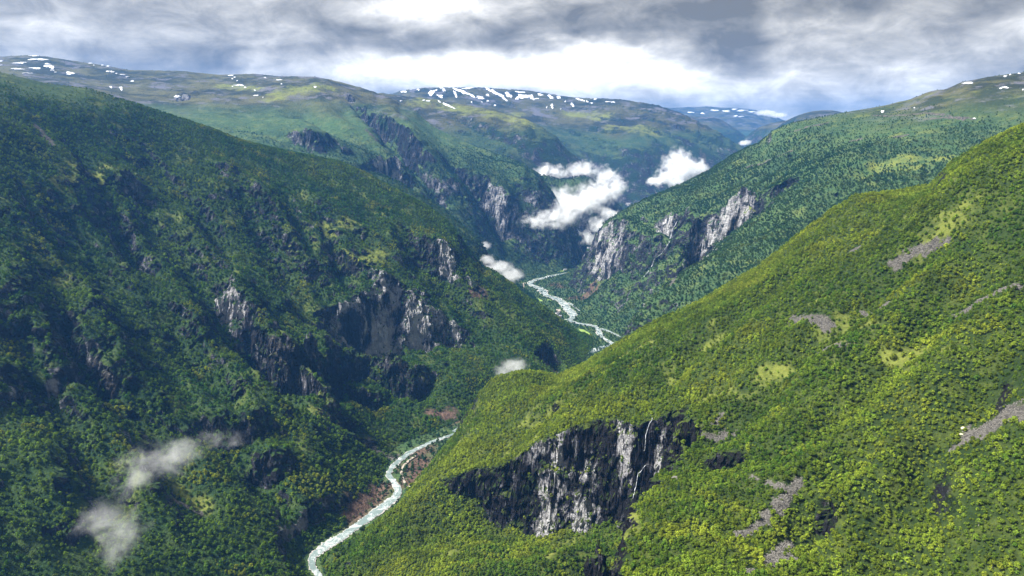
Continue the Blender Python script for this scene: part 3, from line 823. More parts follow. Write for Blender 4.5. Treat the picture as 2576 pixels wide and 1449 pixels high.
def land_mat(name, greens, alpine=(780.0, 900.0), rock_lo=0.60, rock_hi=0.70, s=1.0, dark=(0.030, 0.030, 0.034), heath_k=1.0, tex=1.0, rock_off=0.048, pale_k=0.185):
    """forest floor and heath, with bare rock where it is steep; s scales the grain (1 = near)"""
    mt, t, o = new_mat(name)
    geo = t.n('ShaderNodeNewGeometry')
    pos = geo.outputs['Position']
    sp_ = t.n('ShaderNodeSeparateXYZ')
    t.link(pos, sp_.inputs[0])
    nrm = t.n('ShaderNodeSeparateXYZ')
    t.link(geo.outputs['Normal'], nrm.inputs[0])
    at = t.n('ShaderNodeAttribute', attribute_name='zones')
    zs = t.n('ShaderNodeSeparateColor')
    t.link(at.outputs['Color'], zs.inputs[0])
    scree, heath, grass, pale = zs.outputs[0], zs.outputs[1], zs.outputs[2], at.outputs['Alpha']
    n1 = t.noise(pos, 0.006 / s, 5.0, 0.6)
    n2 = t.noise(pos, 0.05 / s, 5.0, 0.65)
    n3 = t.noise(pos, 0.25 / s, 4.0, 0.7)
    c = t.mix(t.ss(n1, 0.36, 0.62), greens[0], greens[1])
    c = t.mix(t.ss(n2, 0.42, 0.70), c, greens[2])
    c = t.mix(t.math('MULTIPLY', t.ss(n3, 0.40, 0.72), 0.6 * tex), c, tuple(v * 0.35 for v in greens[0]))
    # heath above the trees
    hgt = t.math('ADD', sp_.outputs[2], t.math('MULTIPLY', t.math('SUBTRACT', n1, 0.5), 260.0))
    alp = t.ss(hgt, alpine[0], alpine[1])
    heathc = t.mix(t.ss(t.noise(t.mapv(pos, (1, 1, 3)), 0.011 / s, 6.0, 0.65), 0.40, 0.60), tuple(v * heath_k for v in (0.030, 0.036, 0.020)), tuple(v * heath_k for v in (0.115, 0.112, 0.046)))
    heathc = t.mix(t.ss(t.noise(t.mapv(pos, (1, 1, 3), loc=(50, 9, 0)), 0.02 / s, 6.0, 0.7), 0.52, 0.62), heathc, (0.085, 0.083, 0.095))
    c = t.mix(alp, c, heathc)
    c = t.mix(t.math('MULTIPLY', t.math('MULTIPLY', grass, t.ss(n2, 0.30, 0.62)), 0.8), c, t.mix(n3, (0.11, 0.15, 0.022), (0.17, 0.165, 0.038)))  # grass colour; on the far shoulder it paints in the sunlit ground
    c = t.mix(heath, c, t.mix(t.ss(n3, 0.4, 0.65), (0.060, 0.040, 0.030), (0.125, 0.080, 0.058)))
    # rock
    r1 = t.noise(t.mapv(pos, (1.0, 1.0, 0.55)), 0.030 / s, 8.0, 0.66, 0.5)
    r2 = t.noise(t.mapv(pos, (1.0, 1.0, 0.20)), 0.13 / s, 6.0, 0.68, 0.3)
    r4 = t.noise(t.mapv(pos, (1.0, 1.0, 1.6)), 0.22 / s, 5.0, 0.7, 0.3)
    r3 = t.noise(pos, 0.03 / s, 6.0, 0.65)
    lvl = t.math('ADD', t.math('MULTIPLY', r1, 0.62), t.math('MULTIPLY', r2, 0.38))
    lvl = t.math('ADD', lvl, t.math('MULTIPLY', t.math('SUBTRACT', r4, 0.5), 0.22))
    vb = t.n('ShaderNodeTexVoronoi')
    vb.inputs['Scale'].default_value = 0.085 / s
    t.link(t.mapv(t.vmath('ADD', pos, r2_vec(t, pos, s)), (1.0, 1.0, 0.6)), vb.inputs['Vector'])
    vbs = t.n('ShaderNodeSeparateColor')
    t.link(vb.outputs['Color'], vbs.inputs[0])
    lvl = t.math('ADD', lvl, t.math('MULTIPLY', t.math('SUBTRACT', vbs.outputs[0], 0.5), 0.11))
    lvl = t.math('ADD', lvl, t.math('MULTIPLY', t.math('MULTIPLY', pale, t.ss(r1, 0.34, 0.56)), pale_k))
    lvl = t.math('SUBTRACT', lvl, rock_off)
    rr = t.n('ShaderNodeValToRGB')
    t.link(lvl, rr.inputs[0])
    e0, e1 = rr.color_ramp.elements
    e0.position, e0.color = 0.455, (*dark, 1)
    e1.position, e1.color = 0.515, (0.085, 0.083, 0.095, 1)
    for p_, c_ in ((0.565, (0.24, 0.235, 0.25, 1)), (0.65, (0.42, 0.41, 0.41, 1)), (0.78, (0.60, 0.59, 0.58, 1))):
        e = rr.color_ramp.elements.new(p_)
        e.color = c_
    rock = rr.outputs[0]
    moss = t.ss(t.math('ADD', r3, t.math('MULTIPLY', nrm.outputs[2], 0.25)), 0.60, 0.72)
    rock = t.mix(t.math('MULTIPLY', moss, t.math('SUBTRACT', 1.0, pale)), rock, greens[0])
    steep = t.math('ADD', nrm.outputs[2], t.math('MULTIPLY', t.math('SUBTRACT', n2, 0.5), 0.35))
    rk = t.ss(steep, rock_hi, rock_lo)
    c = t.mix(rk, c, rock)
    sc = t.n('ShaderNodeTexVoronoi')
    sc.inputs['Scale'].default_value = 0.55 / s
    t.link(pos, sc.inputs['Vector'])
    scs = t.n('ShaderNodeSeparateColor')
    t.link(sc.outputs['Color'], scs.inputs[0])
    scol = t.mix(scs.outputs[0], (0.030, 0.028, 0.025), (0.105, 0.097, 0.086))
    c = t.mix(t.ss(t.math('ADD', scree, t.math('MULTIPLY', t.math('SUBTRACT', n3, 0.5), 0.9)), 0.42, 0.95), c, scol)
    hb = t.math('ADD', t.math('MULTIPLY', n3, 0.5), t.math('MULTIPLY', t.math('MULTIPLY', t.math('ADD', r2, r4), rk), 2.2))
    hb = t.math('ADD', hb, t.math('MULTIPLY', n2, 1.0))
    pbsdf(t, o, c, 0.95, 0.1, bump(t, hb, 5.0 * s, 1.0))
    return mt


def simple(name, color, rough=0.85, spec=0.2, var=0.0, scale=0.4):
    mt, t, o = new_mat(name)
    geo = t.n('ShaderNodeNewGeometry')
    n = t.noise(geo.outputs['Position'], scale, 5.0, 0.6)
    c = t.mix(t.ss(n, 0.3, 0.7), tuple(v * (1 - var) for v in color), tuple(min(1, v * (1 + var)) for v in color))
    pbsdf(t, o, c, rough, spec)
    return mt


M = {}
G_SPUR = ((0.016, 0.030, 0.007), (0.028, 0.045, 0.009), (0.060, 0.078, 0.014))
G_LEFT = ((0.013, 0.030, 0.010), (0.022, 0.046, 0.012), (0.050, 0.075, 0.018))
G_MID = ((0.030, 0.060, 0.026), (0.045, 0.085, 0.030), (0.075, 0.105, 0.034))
M['spur'] = land_mat('spur_ground', G_SPUR, (2000, 2100), 0.50, 0.60, dark=(0.018, 0.017, 0.019), rock_off=0.098, pale_k=0.24)
M['left_mountain'] = land_mat('left_ground', G_LEFT, (800, 900), 0.54, 0.64, 1.6)
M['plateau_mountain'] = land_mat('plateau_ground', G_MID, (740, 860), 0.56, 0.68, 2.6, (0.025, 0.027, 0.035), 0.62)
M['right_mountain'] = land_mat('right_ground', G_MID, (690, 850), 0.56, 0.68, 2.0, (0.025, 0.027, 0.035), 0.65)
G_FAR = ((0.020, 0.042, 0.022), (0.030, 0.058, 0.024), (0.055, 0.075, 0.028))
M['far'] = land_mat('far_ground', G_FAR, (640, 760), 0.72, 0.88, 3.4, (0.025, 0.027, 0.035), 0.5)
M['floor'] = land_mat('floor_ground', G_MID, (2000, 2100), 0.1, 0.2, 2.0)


# ---------------------------------------------------------------- building the land meshes
def link(o, parent=None):
    COL.objects.link(o)
    if parent is not None:
        o.parent = parent
    return o


def tag(o, label=None, cat=None, group=None, kind=None):
    if label:
        o['label'] = label
    if cat:
        o['category'] = cat
    if group:
        o['group'] = group
    if kind:
        o['kind'] = kind
    return o


def mesh_np(name, co, faces, mat, smooth=True):
    me = bpy.data.meshes.new(name)
    co = np.asarray(co, np.float32)
    faces = np.asarray(faces, np.int32)
    k = faces.shape[1]
    me.vertices.add(len(co))
    me.vertices.foreach_set('co', co.ravel())
    me.loops.add(faces.size)
    me.loops.foreach_set('vertex_index', faces.ravel())
    me.polygons.add(len(faces))
    me.polygons.foreach_set('loop_start', np.arange(len(faces), dtype=np.int32) * k)
    me.update(calc_edges=True)
    me.polygons.foreach_set('use_smooth', np.full(len(faces), smooth))
    if mat:
        me.materials.append(mat)
    return me


def vnoise3(p, seed):
    i = np.floor(p)
    f = p - i
    f = f * f * (3 - 2 * f)
    i = i.astype(np.int64)
    out_ = 0
    for dx in (0, 1):
        for dy in (0, 1):
            for dz3 in (0, 1):
                w = (f[:, 0] if dx else 1 - f[:, 0]) * (f[:, 1] if dy else 1 - f[:, 1]) * (f[:, 2] if dz3 else 1 - f[:, 2])
                out_ = out_ + w * _hash(i[:, 0] + dx, i[:, 1] + dy + (i[:, 2] + dz3) * 7919, seed)
    return out_ * 2 - 1


def blocks(p, seed):
    """a random number for each block of fractured rock"""
    i0 = np.floor(p).astype(np.int64)
    best = np.full(len(p), 1e9)
    val = np.zeros(len(p))
    for dx in (-1, 0, 1):
        for dy in (-1, 0, 1):
            for dz3 in (-1, 0, 1):
                c = i0 + (dx, dy, dz3)
                key = c[:, 1] + c[:, 2] * 7919
                q = np.stack([c[:, 0] + _hash(c[:, 0], key, seed), c[:, 1] + _hash(c[:, 0], key, seed + 1), c[:, 2] + _hash(c[:, 0], key, seed + 2)], 1)
                d = ((q - p) ** 2).sum(1)
                m_ = d < best
                best = np.where(m_, d, best)
                val = np.where(m_, _hash(c[:, 0], key, seed + 3), val)
    return val * 2 - 1


def roughen(me, nzmax, cuts, cell, amp, seed):
    """split the steep faces finer and break them into blocks, ribs and overhangs"""
    import bmesh
    bm = bmesh.new()
    bm.from_mesh(me)
    bm.faces.ensure_lookup_table()
    st = [f for f in bm.faces if f.normal.z < nzmax and f.calc_center_median().y < 4200]
    ed = list({e for f in st for e in f.edges})
    bmesh.ops.subdivide_edges(bm, edges=ed, cuts=cuts, use_grid_fill=True)
    bm.normal_update()
    for f in bm.faces:
        f.smooth = f.normal.z > nzmax
    bm.to_mesh(me)
    bm.free()
    n = len(me.vertices)
    co = np.empty(n * 3, np.float32)
    me.vertices.foreach_get('co', co)
    co = co.reshape(-1, 3).astype(float)
    nr = np.empty(n * 3, np.float32)
    me.vertex_normals.foreach_get('vector', nr)
    nr = nr.reshape(-1, 3).astype(float)
    k = np.nonzero(nr[:, 2] < nzmax + 0.08)[0]
    p, nn = co[k], nr[k]
    w = sstep(nn[:, 2], nzmax + 0.08, nzmax - 0.08)
    pw = p + 0.35 * cell * np.stack([vnoise3(p / cell * 0.9 + 5, seed + 21), vnoise3(p / cell * 0.9 + 9, seed + 22), vnoise3(p / cell * 0.9 + 2, seed + 23)], 1)
    off = 0.55 * blocks(pw / (cell, cell, cell * 1.7), seed) + 0.35 * blocks(pw / (cell * 0.42, cell * 0.42, cell * 0.7), seed + 31) + 0.5 * vnoise3(p / (cell * 2.4, cell * 2.4, cell * 4), seed + 41)
    hn_ = nn.copy()
    hn_[:, 2] *= 0.4
    co[k] = p + hn_ * (off * w * amp)[:, None]
    me.vertices.foreach_set('co', co.astype(np.float32).ravel())
    me.update()


def land_obj(m, mat, name, rough=None):
    others = np.max([q.sample(m.X, m.Y) for q in MASSES if q is not m] + [zfloor(m.Y) if m is not FLOOR else np.full(m.X.shape, -1e3)], axis=0)
    keep = m.Z > others - max(12.0, m.step * 2.0)
    fk = keep[:-1, :-1] | keep[1:, :-1] | keep[:-1, 1:] | keep[1:, 1:]
    used = np.zeros(m.Z.shape, bool)
    used[:-1, :-1] |= fk
    used[1:, :-1] |= fk
    used[:-1, 1:] |= fk
    used[1:, 1:] |= fk
    idx = np.full(m.Z.shape, -1, np.int32)
    idx[used] = np.arange(used.sum())
    co = np.stack([m.X[used], m.Y[used], m.Z[used]], 1)
    f = np.stack([idx[:-1, :-1][fk], idx[:-1, 1:][fk], idx[1:, 1:][fk], idx[1:, :-1][fk]], 1)
    me = mesh_np(name, co, f, mat)
    m.zone = zones(m)
    a = me.attributes.new('zones', 'FLOAT_COLOR', 'POINT')
    a.data.foreach_set('color', m.zone[used].astype(np.float32).ravel())
    if rough:
        roughen(me, *rough)
    o = link(bpy.data.objects.new(name, me))
    return tag(o, kind='structure')


land_obj(SPUR, M['spur'], 'near_hillside', (0.50, 3, 11.0, 5.5, 701))
land_obj(LEFT, M['left_mountain'], 'left_mountain', (0.52, 2, 16.0, 8.0, 711))
land_obj(BUTT, M['left_mountain'], 'wooded_hill')
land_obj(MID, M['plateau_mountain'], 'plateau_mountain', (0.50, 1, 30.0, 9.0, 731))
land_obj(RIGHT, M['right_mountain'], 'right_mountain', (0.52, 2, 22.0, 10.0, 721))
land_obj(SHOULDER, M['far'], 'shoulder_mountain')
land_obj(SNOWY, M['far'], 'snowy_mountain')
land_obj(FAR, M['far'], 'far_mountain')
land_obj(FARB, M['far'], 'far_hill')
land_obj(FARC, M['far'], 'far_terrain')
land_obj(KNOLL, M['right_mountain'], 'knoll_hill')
land_obj(FLOOR, M['floor'], 'valley_floor')


# ---------------------------------------------------------------- water, tracks, meadows
mt, t, o_ = new_mat('river_water')
geo = t.n('ShaderNodeNewGeometry')
pos = geo.outputs['Position']
foam = t.noise(t.mapv(pos, (1, 1, 1)), 0.05, 8.0, 0.70, 1.2)
foam2 = t.noise(pos, 0.5, 4.0, 0.7, 0.6)
ff = t.ss(t.math('ADD', t.math('MULTIPLY', foam, 0.7), t.math('MULTIPLY', foam2, 0.3)), 0.46, 0.66)
cc = t.mix(ff, (0.13, 0.172, 0.163), (0.52, 0.535, 0.53))
b_ = pbsdf(t, o_, cc, t.lin(ff, 0, 1, 0.16, 0.7), 0.5, bump(t, t.math('ADD', foam, foam2), 1.2, 0.6))
M['river'] = mt
rco, rfa = strip_mesh(river_strips, 1.6)
tag(link(bpy.data.objects.new('river', mesh_np('river', rco, rfa, M['river']))), kind='structure')

# pale gravel banks beside the river: a slightly wider sheet just below the water
M['gravel'] = simple('gravel', (0.30, 0.285, 0.265), 0.95, 0.1, 0.35, 0.5)
gs = []
for (L_, R_) in river_strips[:5]:
    c_ = (L_ + R_) / 2
    rr_ = np.random.RandomState(3)
    k_ = 1.10 + 0.35 * np.abs(np.array([vnoise(np.array([i * 0.35]), np.array([2.0]), 9)[0] for i in range(len(L_))]))[:, None]
    gs.append((c_ + (L_ - c_) * k_, c_ + (R_ - c_) * k_))
gco, gfa = strip_mesh(gs, 1.15)
tag(link(bpy.data.objects.new('river_bank', mesh_np('river_bank', gco, gfa, M['gravel']))), kind='structure')


def drape_strip(name, pixpath, half, mat, off=1.5, y0=300.0, steps=6):
    """a narrow strip laid over the ground along places seen in the photograph"""
    pts = [look(*p, y0) for p in pixpath]
    pts = np.array([p for p in pts if p is not None])
    q = []
    for a, b in zip(pts[:-1], pts[1:]):
        for k in range(steps):
            q.append(a + (b - a) * k / steps)
    q.append(pts[-1])
    q = np.array(q)
    tn = np.gradient(q[:, :2], axis=0)
    tn /= np.linalg.norm(tn, axis=1)[:, None] + 1e-9
    nr = np.stack([-tn[:, 1], tn[:, 0]], 1)
    hw = half * (1 + 0.35 * vnoise(np.arange(len(q)) * 0.7, np.arange(len(q)) * 0.0, 5))[:, None]
    co, fa = [], []
    for c, n_, h_ in zip(q, nr, hw):
        for s_ in (-1, 0, 1):
            x, y = c[0] + n_[0] * h_[0] * s_, c[1] + n_[1] * h_[0] * s_
            co.append((x, y, float(ground(x + np.array([0, 3, -3, 0, 0]), y + np.array([0, 0, 0, 3, -3])).max()) + off))
    for i in range(len(q) - 1):
        for k in range(2):
            v = i * 3 + k
            fa.append((v, v + 1, v + 4, v + 3))
    return link(bpy.data.objects.new(name, mesh_np(name, co, fa, mat)))


M['track'] = simple('track_gravel', (0.27, 0.235, 0.19), 0.95, 0.1, 0.2, 0.4)
TRACK = [(1048, 1148), (1030, 1160), (1014, 1176), (1010, 1190), (1013, 1205), (1020, 1222), (1030, 1232)]
tag(drape_strip('gravel_track', TRACK, 2.0, M['track'], 1.8, 300.0, 14), kind='structure')
FARMROAD = [c10(*p) for p in ((1150, 820), (1150, 860), (1120, 900), (1085, 940))]
tag(drape_strip('farm_road', FARMROAD, 7.0, M['track'], 1.5), kind='structure')
VROAD = [c10(*p) for p in ((580, 370), (555, 400), (548, 440), (535, 490))]
tag(drape_strip('valley_road', VROAD, 5.0, M['track'], 1.5), kind='structure')

M['meadow'] = simple('meadow_grass', (0.15, 0.22, 0.05), 0.9, 0.1, 0.2, 0.03)
FIELDS = [[(1480, 1150), (1580, 1165), (1690, 1235), (1680, 1265), (1560, 1225)], [(1095, 140), (1180, 150), (1320, 95), (1420, 85), (1400, 135), (1240, 172), (1130, 185)],
          [(770, 625), (820, 640), (890, 680), (840, 685), (770, 650)], [(955, 655), (1000, 650), (1025, 670), (975, 680)]]
FIELD_XY = []
for i, fpx in enumerate(FIELDS):
    ring = []
    for a, b in zip(fpx, fpx[1:] + fpx[:1]):
        for k in range(5):
            ring.append(on_floor(*c10(a[0] + (b[0] - a[0]) * k / 5, a[1] + (b[1] - a[1]) * k / 5)))
    ring = np.array(ring)
    ce = ring.mean(0)
    ring = ce + (ring - ce) * (1 + 0.05 * np.random.RandomState(i).uniform(-1, 1, (len(ring), 1)))
    FIELD_XY.append(ring)
    co = [(ce[0], ce[1], float(zfloor(ce[1])) + 1.4)] + [(p[0], p[1], float(zfloor(p[1])) + 1.4) for p in ring]
    fa = [(0, 1 + k, 1 + (k + 1) % len(ring)) for k in range(len(ring))]
    tag(link(bpy.data.objects.new('meadow', mesh_np('meadow', co, fa, M['meadow'], False))), kind='structure')

# ---------------------------------------------------------------- snow
M['snow'] = simple('old_snow', (0.55, 0.57, 0.61), 0.8, 0.1, 0.2, 0.03)


def inblob(cx, cy, w, h, rot, rs):
    n = 26
    ph = rs.uniform(0, 6.28, 4)
    out_ = []
    for k in range(n):
        a = k / n * 2 * math.pi
        r = 1 + 0.30 * math.sin(2 * a + ph[0]) + 0.22 * math.sin(3 * a + ph[1]) + 0.16 * math.sin(5 * a + ph[2]) + 0.13 * math.sin(9 * a + ph[3])
        x, y = 0.43 * w * r * math.cos(a), 0.43 * h * r * math.sin(a)
        out_.append((cx + x * math.cos(rot) - y * math.sin(rot), cy + x * math.sin(rot) + y * math.cos(rot)))
    return out_


def snow_patch(cx, cy, w, h, rot, label, group, seed):
    rs = np.random.RandomState(seed)
    c = look(cx, cy, 1000)
    if c is None:
        return
    rings = []
    for f_ in (0.5, 1.0):
        ring = []
        for x, y in inblob(cx, cy, w * f_, h * f_, rot, np.random.RandomState(seed)):
            p = look(x, y, 1000)
            if p is None or abs(p[1] - c[1]) > 0.12 * c[1]:
                p = c + (ring[-1] - c) * 0.9 if ring else c.copy()
            ring.append(p)
        rings.append(np.array(ring))
    lift = 1.2 + c[1] * 0.0006
    co = [c + (0, 0, lift * 1.3)] + [p + (0, 0, lift * 1.2) for p in rings[0]] + [p + (0, 0, lift * 0.6) for p in rings[1]]
    n = len(rings[0])
    tri = [(0, 1 + k, 1 + (k + 1) % n) for k in range(n)]
    for k in range(n):
        a, b = 1 + k, 1 + (k + 1) % n
        tri += [(a, a + n, b + n), (a, b + n, b)]
    co = np.array(co)
    me = mesh_np('snow_patch', co - c, tri, M['snow'])
    o = link(bpy.data.objects.new('snow_patch', me))
    o.location = c
    tag(o, label, 'snow patch', group)


SN1 = [(10, 465, 30, 5), (10, 495, 24, 5), (150, 478, 130, 12), (255, 425, 90, 6), (290, 452, 140, 18), (360, 485, 60, 8), (375, 505, 80, 34), (125, 523, 130, 10), (270, 518, 90, 14), (395, 533, 45, 7),
       (205, 555, 80, 7), (420, 549, 20, 7), (530, 556, 95, 22), (690, 480, 45, 7), (710, 497, 20, 5), (778, 496, 24, 9), (820, 503, 30, 7), (912, 512, 24, 6), (835, 543, 65, 14), (880, 558, 16, 6), (925, 568, 45, 9),
       (962, 585, 26, 6), (1000, 616, 32, 9), (838, 660, 24, 18), (915, 670, 32, 30), (1340, 735, 45, 17), (1745, 573, 40, 10), (1770, 586, 30, 8), (1755, 598, 20, 7), (1790, 613, 15, 7), (1805, 646, 70, 18), (1755, 656, 16, 7),
       (1850, 663, 14, 12), (2000, 589, 20, 5), (2105, 606, 50, 6), (2380, 660, 36, 13), (1925, 685, 20, 6), (1935, 725, 40, 9), (1985, 740, 14, 7), (2125, 637, 14, 5)]
SN2 = [(470, 695, 40, 18, 0), (525, 680, 14, 8, 0), (580, 682, 20, 10, 0), (685, 705, 80, 24, -0.7), (770, 680, 55, 20, 0.3), (745, 730, 60, 14, 0.2), (860, 715, 44, 22, 0.9), (895, 690, 110, 18, 0.3), (935, 705, 120, 26, 0.4),
       (960, 670, 90, 8, 0), (1045, 742, 85, 18, 0.25), (1105, 722, 30, 14, 0.4), (1110, 678, 80, 14, 0.4), (1165, 705, 100, 24, 0.6), (1215, 735, 90, 20, 0.6), (1262, 722, 60, 30, 0.4), (1335, 742, 44, 26, -0.8), (1385, 732, 90, 34, 0.1),
       (1440, 742, 40, 26, 0.6), (1470, 750, 30, 14, 0), (1500, 718, 50, 14, 0), (1580, 735, 45, 22, 0.3), (1640, 741, 30, 14, 0.4), (1350, 700, 60, 12, 0.1), (1440, 685, 20, 10, 0), (1590, 805, 30, 22, 1.2), (1690, 771, 14, 10, 0),
       (1745, 797, 32, 20, 1.0), (1785, 750, 30, 14, 0.3), (1812, 760, 50, 12, 0), (1855, 770, 18, 10, 0.4), (1890, 783, 20, 12, 0), (1915, 752, 28, 10, 0), (2035, 775, 60, 16, 0.1), (1105, 765, 18, 10, 0), (1160, 800, 14, 8, 0),
       (985, 778, 12, 8, 0), (1060, 775, 12, 8, 0), (1655, 827, 10, 9, 0), (1550, 815, 10, 8, 0)]
SN2B = [(450, 765, 20, 8, 0), (620, 760, 18, 8, 0), (657, 765, 28, 10, 0), (740, 770, 26, 12, 0.5), (790, 792, 70, 16, 0.45), (828, 810, 50, 14, 0.4)]
SN3 = [(2155, 630, 105, 17), (2435, 578, 38, 15), (2472, 567, 16, 11), (2538, 558, 20, 11), (2400, 672, 20, 11), (2435, 663, 70, 13), (2568, 680, 14, 13), (1508, 845, 35, 19), (1748, 818, 12, 9), (2200, 898, 25, 10)]
SN4 = [(150, 858, 40, 10), (330, 841, 80, 10), (390, 827, 60, 9), (450, 836, 90, 12), (520, 846, 60, 10), (400, 878, 40, 8), (440, 882, 40, 8), (60, 850, 50, 8), (240, 835, 60, 8)]
sd_ = 0
for (x, y, w, h) in SN1:
    sd_ += 1
    big_ = w * h > 800
    snow_patch(x / 3, y / 3, w / 3.2, max(h / 3.4, 1.7), 0, ('broad white snowfield on the high plateau at far left' if x < 700 else 'largest white snow patch on the middle of the plateau crest') if big_ else
               ('small snow patch on the high plateau at far left' if x < 700 else 'small snow patch along the middle of the left plateau' if x < 1500 else 'small snow patch near the right end of the left plateau'),
               ('large' if big_ else 'small') + ' snow patches on the left plateau', sd_)
for (x, y, w, h, r_) in SN2:
    sd_ += 1
    big_ = w * h > 900
    snow_patch(858.7 + x / 3, y / 3, w / 2.8, max(h / 2.7, 3.2), r_, 'long white snowfield streaking the dark far plateau at centre' if big_ else 'small snow patch on the dark far plateau at centre' if x < 1420 else 'small snow patch on the right half of the far plateau',
               ('large' if big_ else 'small') + ' snow patches on the far plateau', sd_)
for (x, y, w, h, r_) in SN2B:
    sd_ += 1
    snow_patch(858.7 + x / 3, y / 3, w / 3, max(h / 3, 3.0), r_, 'narrow snow patch on the sunny yellow-green shoulder', 'snow patches on the sunny shoulder', sd_)
for (x, y, w, h) in SN3:
    sd_ += 1
    snow_patch(1717 + x / 3, y / 3, w / 3.3, max(h / 3.8, 2.4), 0, 'largest snow patch near the crest of the right mountain' if w > 100 else 'small snow patch high on the right mountain', 'snow patches on the right mountain', sd_)
for (x, y, w, h) in SN4:
    sd_ += 1
    snow_patch(1717 + x / 3, y / 3, w / 3, max(h / 3, 3.0), 0, 'snow patch on the farthest blue mountain range', 'snow patches on the farthest range', sd_)


# ---------------------------------------------------------------- streams falling down the rock
mt, t, o_ = new_mat('falling_water')
geo = t.n('ShaderNodeNewGeometry')
fn = t.noise(t.mapv(geo.outputs['Position'], (1, 1, 0.2)), 0.9, 5.0, 0.65)
wb = pbsdf(t, o_, t.mix(t.ss(fn, 0.35, 0.6), (0.16, 0.17, 0.19), (0.46, 0.48, 0.51)), 0.6, 0.3)
t.link(t.ss(t.noise(t.mapv(geo.outputs['Position'], (1, 1, 0.35)), 0.45, 4.0, 0.6), 0.36, 0.56), wb.inputs['Alpha'])
M['fall'] = mt


def waterfall(path, half, label, seed, y0=300.0):
    pts = []
    for a, b in zip(path[:-1], path[1:]):
        n = max(2, int(math.hypot(b[0] - a[0], b[1] - a[1]) / 3))
        for k in range(n):
            pts.append((a[0] + (b[0] - a[0]) * k / n, a[1] + (b[1] - a[1]) * k / n))
    pts.append(path[-1])
    q = []
    for i, p in enumerate(pts):
        h = look(p[0] + 1.2 * math.sin(i * 1.7 + seed), p[1], y0)
        if h is None:
            continue
        d = h - np.array([0, 0, CAMZ])
        q.append(h - d / np.linalg.norm(d) * 3.0)
    q = np.array(q)
    for _ in range(2):
        q[1:-1] = 0.25 * q[:-2] + 0.5 * q[1:-1] + 0.25 * q[2:]
    q0 = q[0].copy()
    co, fa = [], []
    for i, c in enumerate(q):
        h = half * (0.7 + 0.6 * abs(math.sin(i * 0.9 + seed)) + 0.3 * math.sin(i * 2.3))
        for s_, dy in ((-1, 0.5), (0, -0.6), (1, 0.5)):
            co.append((c[0] + s_ * h - q0[0], c[1] + dy - q0[1], c[2] - q0[2]))
    for i in range(len(q) - 1):
        for k in range(2):
            v = i * 3 + k
            fa.append((v, v + 1, v + 4, v + 3))
    o = link(bpy.data.objects.new('waterfall', mesh_np('waterfall', co, fa, M['fall'])))
    o.location = q0
    tag(o, label, 'waterfall', 'waterfalls on the cliffs')


def c3b(x, y):
    return 1341.7 + x * 0.2343, 469.6 + y * 0.2343


waterfall([(1642, 1046), (1639, 1066), (1629, 1086), (1625, 1109), (1622, 1139), (1620, 1155)], 0.38, 'thin white waterfall in the dark notch at the top of the near cliff', 1)
waterfall([(1625, 1199), (1609, 1209), (1600, 1229), (1592, 1259)], 0.32, 'short lower waterfall at the foot of the dark notch, above the yellow-green ridge', 2)
waterfall([c3b(*p) for p in ((1550, 380), (1510, 460), (1470, 560), (1460, 600), (1420, 670), (1370, 730), (1300, 780), (1280, 850), (1230, 920), (1185, 970))], 1.6, 'long pale stream running down the wooded side of the right mountain', 3, 1300)
waterfall([(643, 868), (648, 884), (659, 904)], 0.7, 'short thin waterfall on the left mountain, left of the dark gully', 4)
waterfall([(677, 876), (681, 890), (684, 904), (687, 928)], 0.7, 'thin waterfall in the dark gully of the left mountain', 5)
waterfall([(712, 962), (720, 975), (727, 988)], 0.7, 'small white stream below the dark cliffs of the left mountain', 6)

# ---------------------------------------------------------------- farm buildings
M['wall_white'] = simple('white_boards', (0.78, 0.77, 0.74), 0.7, 0.2, 0.05)
M['wall_red'] = simple('red_boards', (0.30, 0.07, 0.05), 0.8, 0.2, 0.1)
M['roof'] = simple('slate_roof', (0.13, 0.13, 0.14), 0.7, 0.3, 0.15)
M['glass'] = simple('window_glass', (0.04, 0.05, 0.06), 0.1, 0.5)
M['door'] = simple('door_wood', (0.12, 0.07, 0.04), 0.7, 0.2)


def box(cx, cy, cz, sx, sy, sz):
    v = [(cx + a * sx / 2, cy + b * sy / 2, cz + c * sz / 2) for c in (-1, 1) for a, b in ((-1, -1), (1, -1), (1, 1), (-1, 1))]
    f = [(0, 3, 2, 1), (4, 5, 6, 7), (0, 1, 5, 4), (1, 2, 6, 5), (2, 3, 7, 6), (3, 0, 4, 7)]
    return v, f


def part(name, v, f, mat, parent, smooth=False):
    me = bpy.data.meshes.new(name)
    me.from_pydata(v, [], f)
    me.materials.append(mat)
    if smooth:
        me.polygons.foreach_set('use_smooth', np.full(len(f), True))
    return link(bpy.data.objects.new(name, me), parent)


